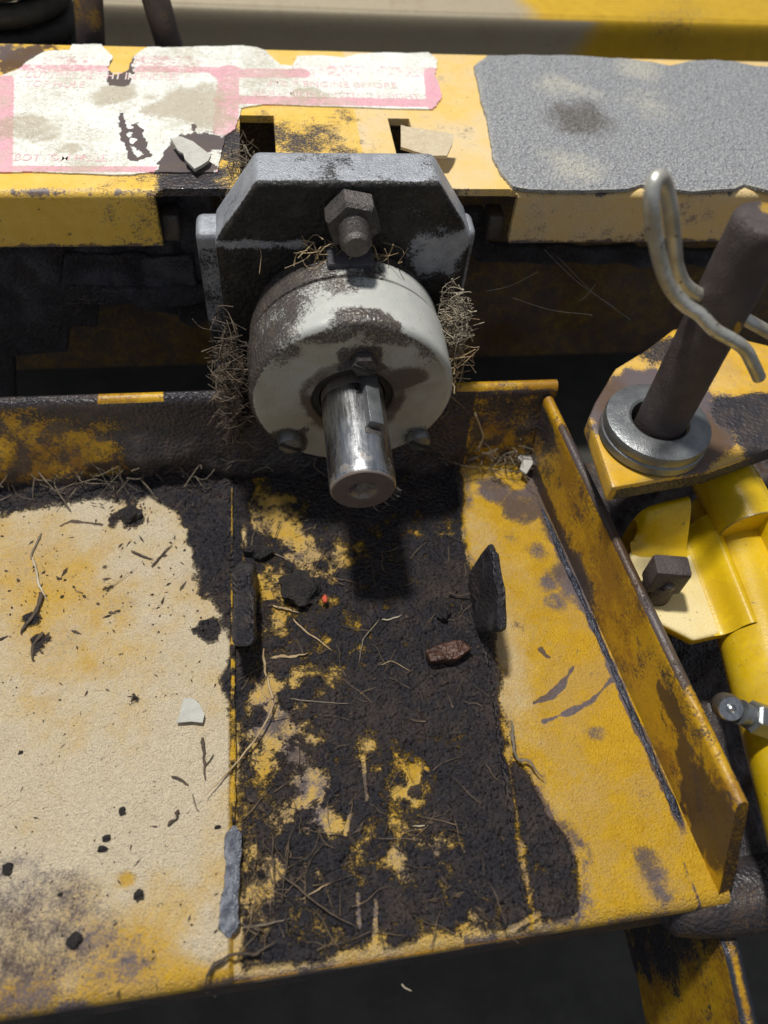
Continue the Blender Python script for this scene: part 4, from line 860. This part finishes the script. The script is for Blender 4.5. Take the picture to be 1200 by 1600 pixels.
rod('rusty_rod', (263, 66), (238, -20), 0.068, 'leaning rusty rod with orange paint flecks, nearer the gearbox', 4.3)
# coil spring boot
cs = ony(30, 62, 4.55); rings = []
pth = []
for k in range(0, 240):
    a = k * 0.22; pth.append((cs[0] + 0.27 * math.cos(a), cs[1] + 0.27 * math.sin(a), cs[2] - 0.25 + k * 0.0042))
V, F = tube(pth, 0.055, 10); o = thing_mesh('coil_spring', V, F, M_RUBBER, 'dark grimy coil spring behind the top left corner of the beam', 'spring', sharp=60)

# ================================================================== LOOSE DEBRIS
def lay(pts, zz=0.012):
    q = [onz(a, b, zz) for a, b in pts]; return [c + np.array([0, 0, -0.022 if -0.22 < c[0] < 0.72 else 0.0]) for c in q]
def straw(name, pts, r, mat, label, cat='straw', zz=0.006, group='loose straws and stems on the deck', taper=0.5):
    V, F = tube(smooth_path(lay(pts, zz), 7), lambda t: r * 0.66 * (1 - taper * t) * (0.45 + 0.55 * float(ss(0, .15, min(t, 1 - t)))), 6, 0.7); n = fbm(V, 14, 3, int(pts[0][0]))[:, None]; n2 = fbm(V, 45, 3, int(pts[0][0]) + 3)[:, None]; V = V + n * r * np.array([1.4, 1, .4]) * 1.6 + n2 * r * np.array([-.8, 1, .3]) * 1.2
    return thing_mesh(name, V, F, mat, label, cat, group)
G1 = 'loose straws and stems on the deck'
straw('straw', [(66, 832), (52, 862), (48, 872)], .008, M_STEM, 'grey green stem on the cream sheet just below the crust by the left edge')
straw('straw', [(48, 872), (58, 900), (74, 935)], .010, M_PALE, 'pale flattened straw on the cream sheet, bent at its top end')
straw('leaf_sliver', [(60, 930), (52, 960), (28, 990)], .016, M_TWIG, 'dark curled leaf sliver near the left edge of the cream sheet', 'leaf')
straw('leaf_sliver', [(68, 990), (55, 1005), (52, 1032)], .014, M_TWIG, 'short dark leaf sliver below the longer curled one by the left edge', 'leaf')
straw('twig', [(203, 862), (222, 868), (240, 873)], .008, M_TWIG, 'small brown twig under the black lump on the cream sheet', 'twig')
straw('twig', [(236, 885), (252, 868), (270, 850)], .007, M_TWIG, 'thin forked twig slanting up beside the black crust edge', 'twig')
straw('twig', [(317, 1152), (320, 1180), (322, 1218)], .011, M_TWIG, 'brown twig below the grey scrap on the cream sheet', 'twig')
straw('twig', [(322, 1196), (330, 1186), (335, 1178)], .007, M_TWIG, 'short side shoot of twig below the grey scrap', 'twig')
straw('straw', [(432, 1082), (412, 1130), (372, 1185), (322, 1242)], .006, M_STRAW, 'long thin straw crossing the weld seam onto the cream sheet', zz=.03, taper=.2)
straw('seed_husk', [(280, 1262), (273, 1280), (262, 1293)], .014, M_TWIG, 'dark pointed husk low on the cream sheet', 'husk')
straw('leaf_sliver', [(268, 1214), (280, 1217), (295, 1226)], .010, M_TWIG, 'grey leaf sliver above the pointed husk', 'leaf')
straw('twig', [(300, 1240), (306, 1262), (312, 1268)], .004, M_STEM, 'hair thin stem right of the pointed husk', 'twig')
straw('twig', [(322, 1528), (338, 1505), (360, 1492), (400, 1488), (430, 1470)], .012, M_TWIG, 'curved black twig over the lower end of the bright weld', 'twig', zz=.02)
straw('straw', [(424, 941), (445, 946), (468, 953)], .008, M_STRAW, 'short tan straw below the greasy rag lump in the channel')
straw('straw', [(420, 1024), (450, 1022), (480, 1019)], .012, M_STRAW, 'thick brown straw lying crosswise beside the left tab')
straw('straw', [(411, 1010), (416, 1050), (428, 1105)], .010, M_STRAW, 'brown straw running down from the left tab')
straw('straw', [(458, 962), (490, 990), (520, 1014)], .007, M_STRAW, 'tan straw slanting down right in the middle of the channel')
straw('straw', [(592, 965), (572, 990), (566, 1005), (560, 1035)], .006, M_STEM, 'bent grey straw under the shaft shadow')
straw('straw', [(598, 964), (612, 962), (630, 954)], .007, M_PALE, 'pale short straw at the foot of the shaft shadow')
straw('straw', [(455, 1087), (500, 1094), (548, 1096)], .006, M_STEM, 'grey straw across the channel above the bare yellow patch')
straw('straw', [(595, 1035), (615, 1030), (642, 1045)], .004, M_STRAW, 'thin arched straw left of the wet wood chip')
straw('straw', [(432, 1355), (480, 1395), (520, 1425), (562, 1452)], .006, M_TWIG, 'long dark straw slanting across the lower channel', zz=.02)
straw('straw', [(376, 1448), (410, 1442), (452, 1436)], .008, M_STEM, 'grey straw end beside the bright weld at the channel foot')
straw('straw', [(520, 1375), (495, 1390), (470, 1404)], .006, M_STRAW, 'tan straw crossing the long dark straw')
straw('twig', [(452, 1310), (446, 1350), (440, 1410)], .006, M_TWIG, 'dark upright twig left of the long dark straw', 'twig', zz=.018)
straw('twig', [(425, 1300), (427, 1340), (428, 1375)], .006, M_TWIG, 'dark thin twig beside the lower weld', 'twig', zz=.018)
straw('twig', [(800, 1130), (800, 1160), (808, 1185), (825, 1190), (850, 1212)], .012, M_STEM, 'ragged grey stem on the right edge of the black crust', 'twig', zz=.03)
straw('twig', [(398, 852), (425, 860), (452, 872)], .007, M_STEM, 'grey stem above the rag lump near the left weld', 'twig')
straw('straw', [(700, 920), (720, 925), (745, 924)], .006, M_TWIG, 'black stem beside the right tab', zz=.02)
straw('straw', [(645, 1288), (665, 1287), (652, 1289)], .003, M_PALE, 'tiny pale fibre in the lower channel')
straw('fibre', [(628, 1537), (633, 1543), (645, 1548)], .004, M_PALE, 'white fibre hanging on the front edge of the deck', 'fibre', zz=-.02)
# dark lumps
def lump(name, px, py, r, seed, mat, label, cat, zz=0.0, rough=.5, group=None):
    c = onz(px, py, zz); V, F = chunk((c[0], c[1], zz + r[2] * .6), r, seed, 3, rough); return thing_mesh(name, V, F, mat, label, cat, group, smooth=True, sharp=40)
lump('grease_lump', 470, 925, (.085, .075, .04), 3, M_TARC, 'flat black greasy lump left of the shaft shadow', 'grease lump', -.02, .8)
lump('red_fragment', 508, 938, (.012, .02, .012), 4, M_RED, 'tiny red fragment stuck on the greasy lump', 'fragment', .0)
lump('grease_lump', 205, 808, (.055, .035, .03), 5, M_TARC, 'ragged black lump on the cream sheet below the crust', 'grease lump', 0, .9)
lump('grease_lump', 405, 865, (.05, .03, .03), 6, M_TARC, 'black lump beside the weld above the left tab', 'grease lump', -.02, .8)
lump('grease_lump', 690, 955, (.03, .05, .03), 7, M_TARC, 'small black lump left of the right tab', 'grease lump', -.02, .8)
for k, (px, py, r, lb) in enumerate([(160, 1327, .018, 'olive round seed below the blue grey grit grain'), (167, 1310, .014, 'blue grey grit grain above the olive seed'), (118, 1470, .024, 'black pebble in the purple stain at lower left'), (218, 1398, .020, 'black grain beside the yellow bare spot'), (13, 1358, .018, 'dark grain at the left edge of the cream sheet'), (340, 1293, .012, 'dark grain beside the weld seam on the cream sheet'), (33, 1176, .010, 'black grain alone on the left of the cream sheet'), (95, 1398, .009, 'tiny black grain above the purple stain'), (192, 1268, .014, 'grey grain in the middle of the cream sheet')]):
    lump('grit_grain', px, py, (r * .85, r * (.6 + .08 * (k % 5)), r * .5), 20 + k, M_TARC, lb, 'grain', 0, .75, 'grit grains on the cream sheet')
# scattered crumbs too many to count
cr = []
rng = np.random.default_rng(5)
for k in range(900):
    zone = k % 3
    if zone == 0: px, py = rng.uniform(0, 350), rng.uniform(800, 1560)
    elif zone == 1: px, py = rng.uniform(0, 360), rng.uniform(735, 800) if k % 2 else rng.uniform(790, 1000)
    else: px, py = rng.uniform(380, 860), rng.uniform(760, 1480)
    c = onz(px, py, 0); r = rng.uniform(.0012, .0042) * (1 if zone == 0 else 1.7); a = rng.uniform(0, PI); l = rng.choice([1, 1, 1.3, 2.2, 4]); d = np.array([math.cos(a), math.sin(a), 0]); e_ = np.array([-d[1], d[0], 0]); up = np.array([0, 0, 1.0])
    zc = 0.001 if zone == 0 else (.001 if py > 800 else .02) if zone == 1 else -.012
    b = c + np.array([0, 0, zc]); rj = rng.uniform(.4, 1.4, 6); V = [b + d * r * l * rj[0], b + e_ * r * rj[1], b - d * r * l * rj[2], b - e_ * r * rj[3], b + up * r * rj[4], b - up * r * rj[5]]
    cr.append((np.array(V), [(0, 1, 4), (1, 2, 4), (2, 3, 4), (3, 0, 4), (1, 0, 5), (2, 1, 5), (3, 2, 5), (0, 3, 5)]))
V, F = join(*cr); o = link('dirt_crumbs', raw_mesh('dirt_crumbs', V, F, M_TWIG, False)); tag(o, 'fine dark crumbs strewn over the deck sheet', 'crumbs', None, 'stuff')
# fine stems and hairs lying everywhere in the crust
st = []
rng = np.random.default_rng(11)
for k in range(170):
    if k < 110: px, py = rng.uniform(385, 780), rng.uniform(800, 1480)
    elif k < 150: px, py = rng.uniform(385, 520), rng.uniform(1250, 1480)
    elif k < 155: px, py = rng.uniform(60, 300), rng.uniform(780, 950)
    else: px, py = rng.uniform(740, 840), rng.uniform(700, 760)
    c = onz(px, py, 0.0); a = rng.uniform(0, PI); L = rng.uniform(.03, .16); d = np.array([math.cos(a), math.sin(a), 0]); e_ = np.array([-d[1], d[0], 0])
    c[2] = -.012 if 385 < px < 770 else (.004 if px < 360 else .05)
    st.append(tube(smooth_path([c - d * L / 2, c - d * L * .15 + e_ * rng.normal(0, .0035), c + d * L * .2 + e_ * rng.normal(0, .0045) + np.array([0, 0, .006]), c + d * L / 2], 3), lambda t, q=rng.uniform(.0009, .0022): q * (1.1 - .7 * t), 4))
V, F = join(*st); o = link('stem_bits', raw_mesh('stem_bits', V, F, simple('stem_bits', (0.04, 0.03, 0.022), (0.24, 0.17, 0.10), 7, 0.7), False)); tag(o, 'hair thin broken stems strewn over the greasy deck', 'stems', None, 'stuff')
# scraps
def scrap(poly, zz, th, mat, label, tilt=(0, 0), wob=.01, seed=1):
    p = zpoly(poly, zz); V, F = prism([tuple(q) for q in p], 0, th, 0.0); V, F = densify(V, F, 4); n = fbm(V, 8, 3, seed); c = p.mean(0)
    V[:, 2] += zz + .004 + (n + .3) * wob + (V[:, 0] - c[0]) * tilt[0] + (V[:, 1] - c[1]) * tilt[1]
    return thing_mesh('cardboard_scrap', V, F, mat, label, 'scrap', 'scraps of cardboard', smooth=False)
scrap([(268, 228), (285, 226), (297, 237), (303, 232), (330, 250), (326, 258), (305, 270), (290, 258), (288, 250), (280, 245)], ZB + .02, .012, M_CARD, 'grey torn scrap lying on the sticker beside the left slot', (0, .06), .03)
scrap([(625, 211), (690, 218), (708, 220), (706, 230), (698, 244), (672, 244), (626, 235)], ZB + .07, .012, M_TAN, 'tan torn scrap half covering the right slot of the beam', (-.03, .2), .02, 2)
scrap([(815, 702), (829, 693), (842, 700), (834, 710), (836, 720), (822, 741), (812, 735), (815, 724), (808, 718)], .06, .010, M_CARD, 'pale notched scrap on the dry grass by the side wall', (0, .15), .01, 3)
scrap([(287, 1093), (300, 1092), (311, 1100), (320, 1118), (317, 1131), (300, 1129), (276, 1131), (282, 1115)], .012, .006, M_CARD, 'grey torn scrap flat on the cream sheet', (0, 0), .004, 4)
# wet wood chip
p = zpoly([(664, 1016), (690, 1005), (720, 1000), (738, 1014), (715, 1030), (690, 1034), (672, 1036)], .02); V, F = prism([tuple(q) for q in p], .0, .035, .008); V, F = densify(V, F, 4); V[:, 2] += fbm(V, 12, 4, 4) * .05
thing_mesh('wood_chip', V, F, M_BARK, 'wet red brown wood chip on the crust below the right tab', 'wood chip', sharp=40)
# dry grass clumps caught round the gearbox
def clump(c, ext, n, r, seed, label, mats, ln=(.1, .22)):
    rg = np.random.default_rng(seed); parts_ = []
    if seed in (1, 2): parts_.append(chunk(c, np.array(ext) * .62, seed, 4, .9))
    for k in range(n):
        p = np.array(c) + rg.normal(0, 1, 3) * np.array(ext) * .5; d = _unit(rg.normal(0, 1, 3) * np.array([1, .6, 1.0])); b = rg.normal(0, .3, 3); L = rg.uniform(*ln)
        parts_.append(tube(smooth_path([p - d * L * .5, p + b * L * .55, p + d * L * .5], 3), lambda t, q=r * rg.uniform(.35, .9): q * (1.1 - .6 * t), 4))
    V, F = join(*parts_); o = thing_mesh('grass_clump', V, F, mats, label, 'grass clump', 'clumps of dry grass', smooth=False)
    if seed in (4, 6, 5, 8): o['kind'] = 'stuff'
    return o
clump(ony(706, 508, 2.47), (.045, .08, .13), 650, .0034, 1, 'tangle of pale dry grass caught against the right side of the gearbox', M_HAY, (.04, .12))
clump(ony(708, 585, 2.38), (.03, .05, .22), 50, .0035, 8, 'wisp of dry grass below the pale tangle on the gearbox', M_STRAW, (.08, .2))
clump(ony(366, 620, 2.32), (.045, .10, .32), 600, .0034, 2, 'brown dry grass packed down the left side of the gearbox', M_DEBRIS, (.05, .16))
clump(onz(775, 700, .08), (.20, .12, .06), 150, .0042, 3, 'brown dry grass heaped in the corner of back and side walls', M_STEM, (.06, .2))
clump(ony(530, 395, 2.56), (.22, .05, .03), 70, .0032, 4, 'thin dry grass lying along the top of the gearbox barrel', M_STRAW, (.05, .14))
clump(onz(380, 262, ZB + .01), (.06, .16, .03), 60, .003, 5, 'dry grass fibres beside the left beam slot', M_STEM, (.06, .18))
clump(onz(120, 745, .05), (.9, .10, .05), 120, .0045, 6, 'dry stems lying in the crust along the back wall', M_STEM, (.08, .2))
V, F = tube(smooth_path([ony(742, 645, 2.33), ony(752, 672, 2.31), ony(755, 684, 2.30), ony(747, 702, 2.29)], 6), .006, 6); thing_mesh('straw', V, F, M_STRAW, 'bent tan straw leaning on the back wall right of the gearbox', 'straw', G1)
V, F = tube(smooth_path([on for on in (ony(503, 490, 2.36), ony(520, 505, 2.33), ony(546, 528, 2.27))], 6), .004, 5); thing_mesh('twig', V + np.array([0, 0, .012]), F, M_TWIG, 'black twig lying on top of the grey gearbox', 'twig', G1)
web = [tube(smooth_path([ony(*a, 2.7), (ony(*a, 2.7) + ony(*b, 2.6)) / 2 + np.array([0, 0, -.02]), ony(*b, 2.6)], 8), 0.0007, 4) for a, b in [((870, 400), (985, 500)), ((800, 465), (925, 492)), ((930, 445), (905, 470)), ((760, 455), (840, 425)), ((850, 390), (960, 480))]]
V, F = join(*web); thing_mesh('cobweb', V, F, M_WEB, 'faint cobweb threads across the dark gap right of the gearbox', 'cobweb', smooth=False)
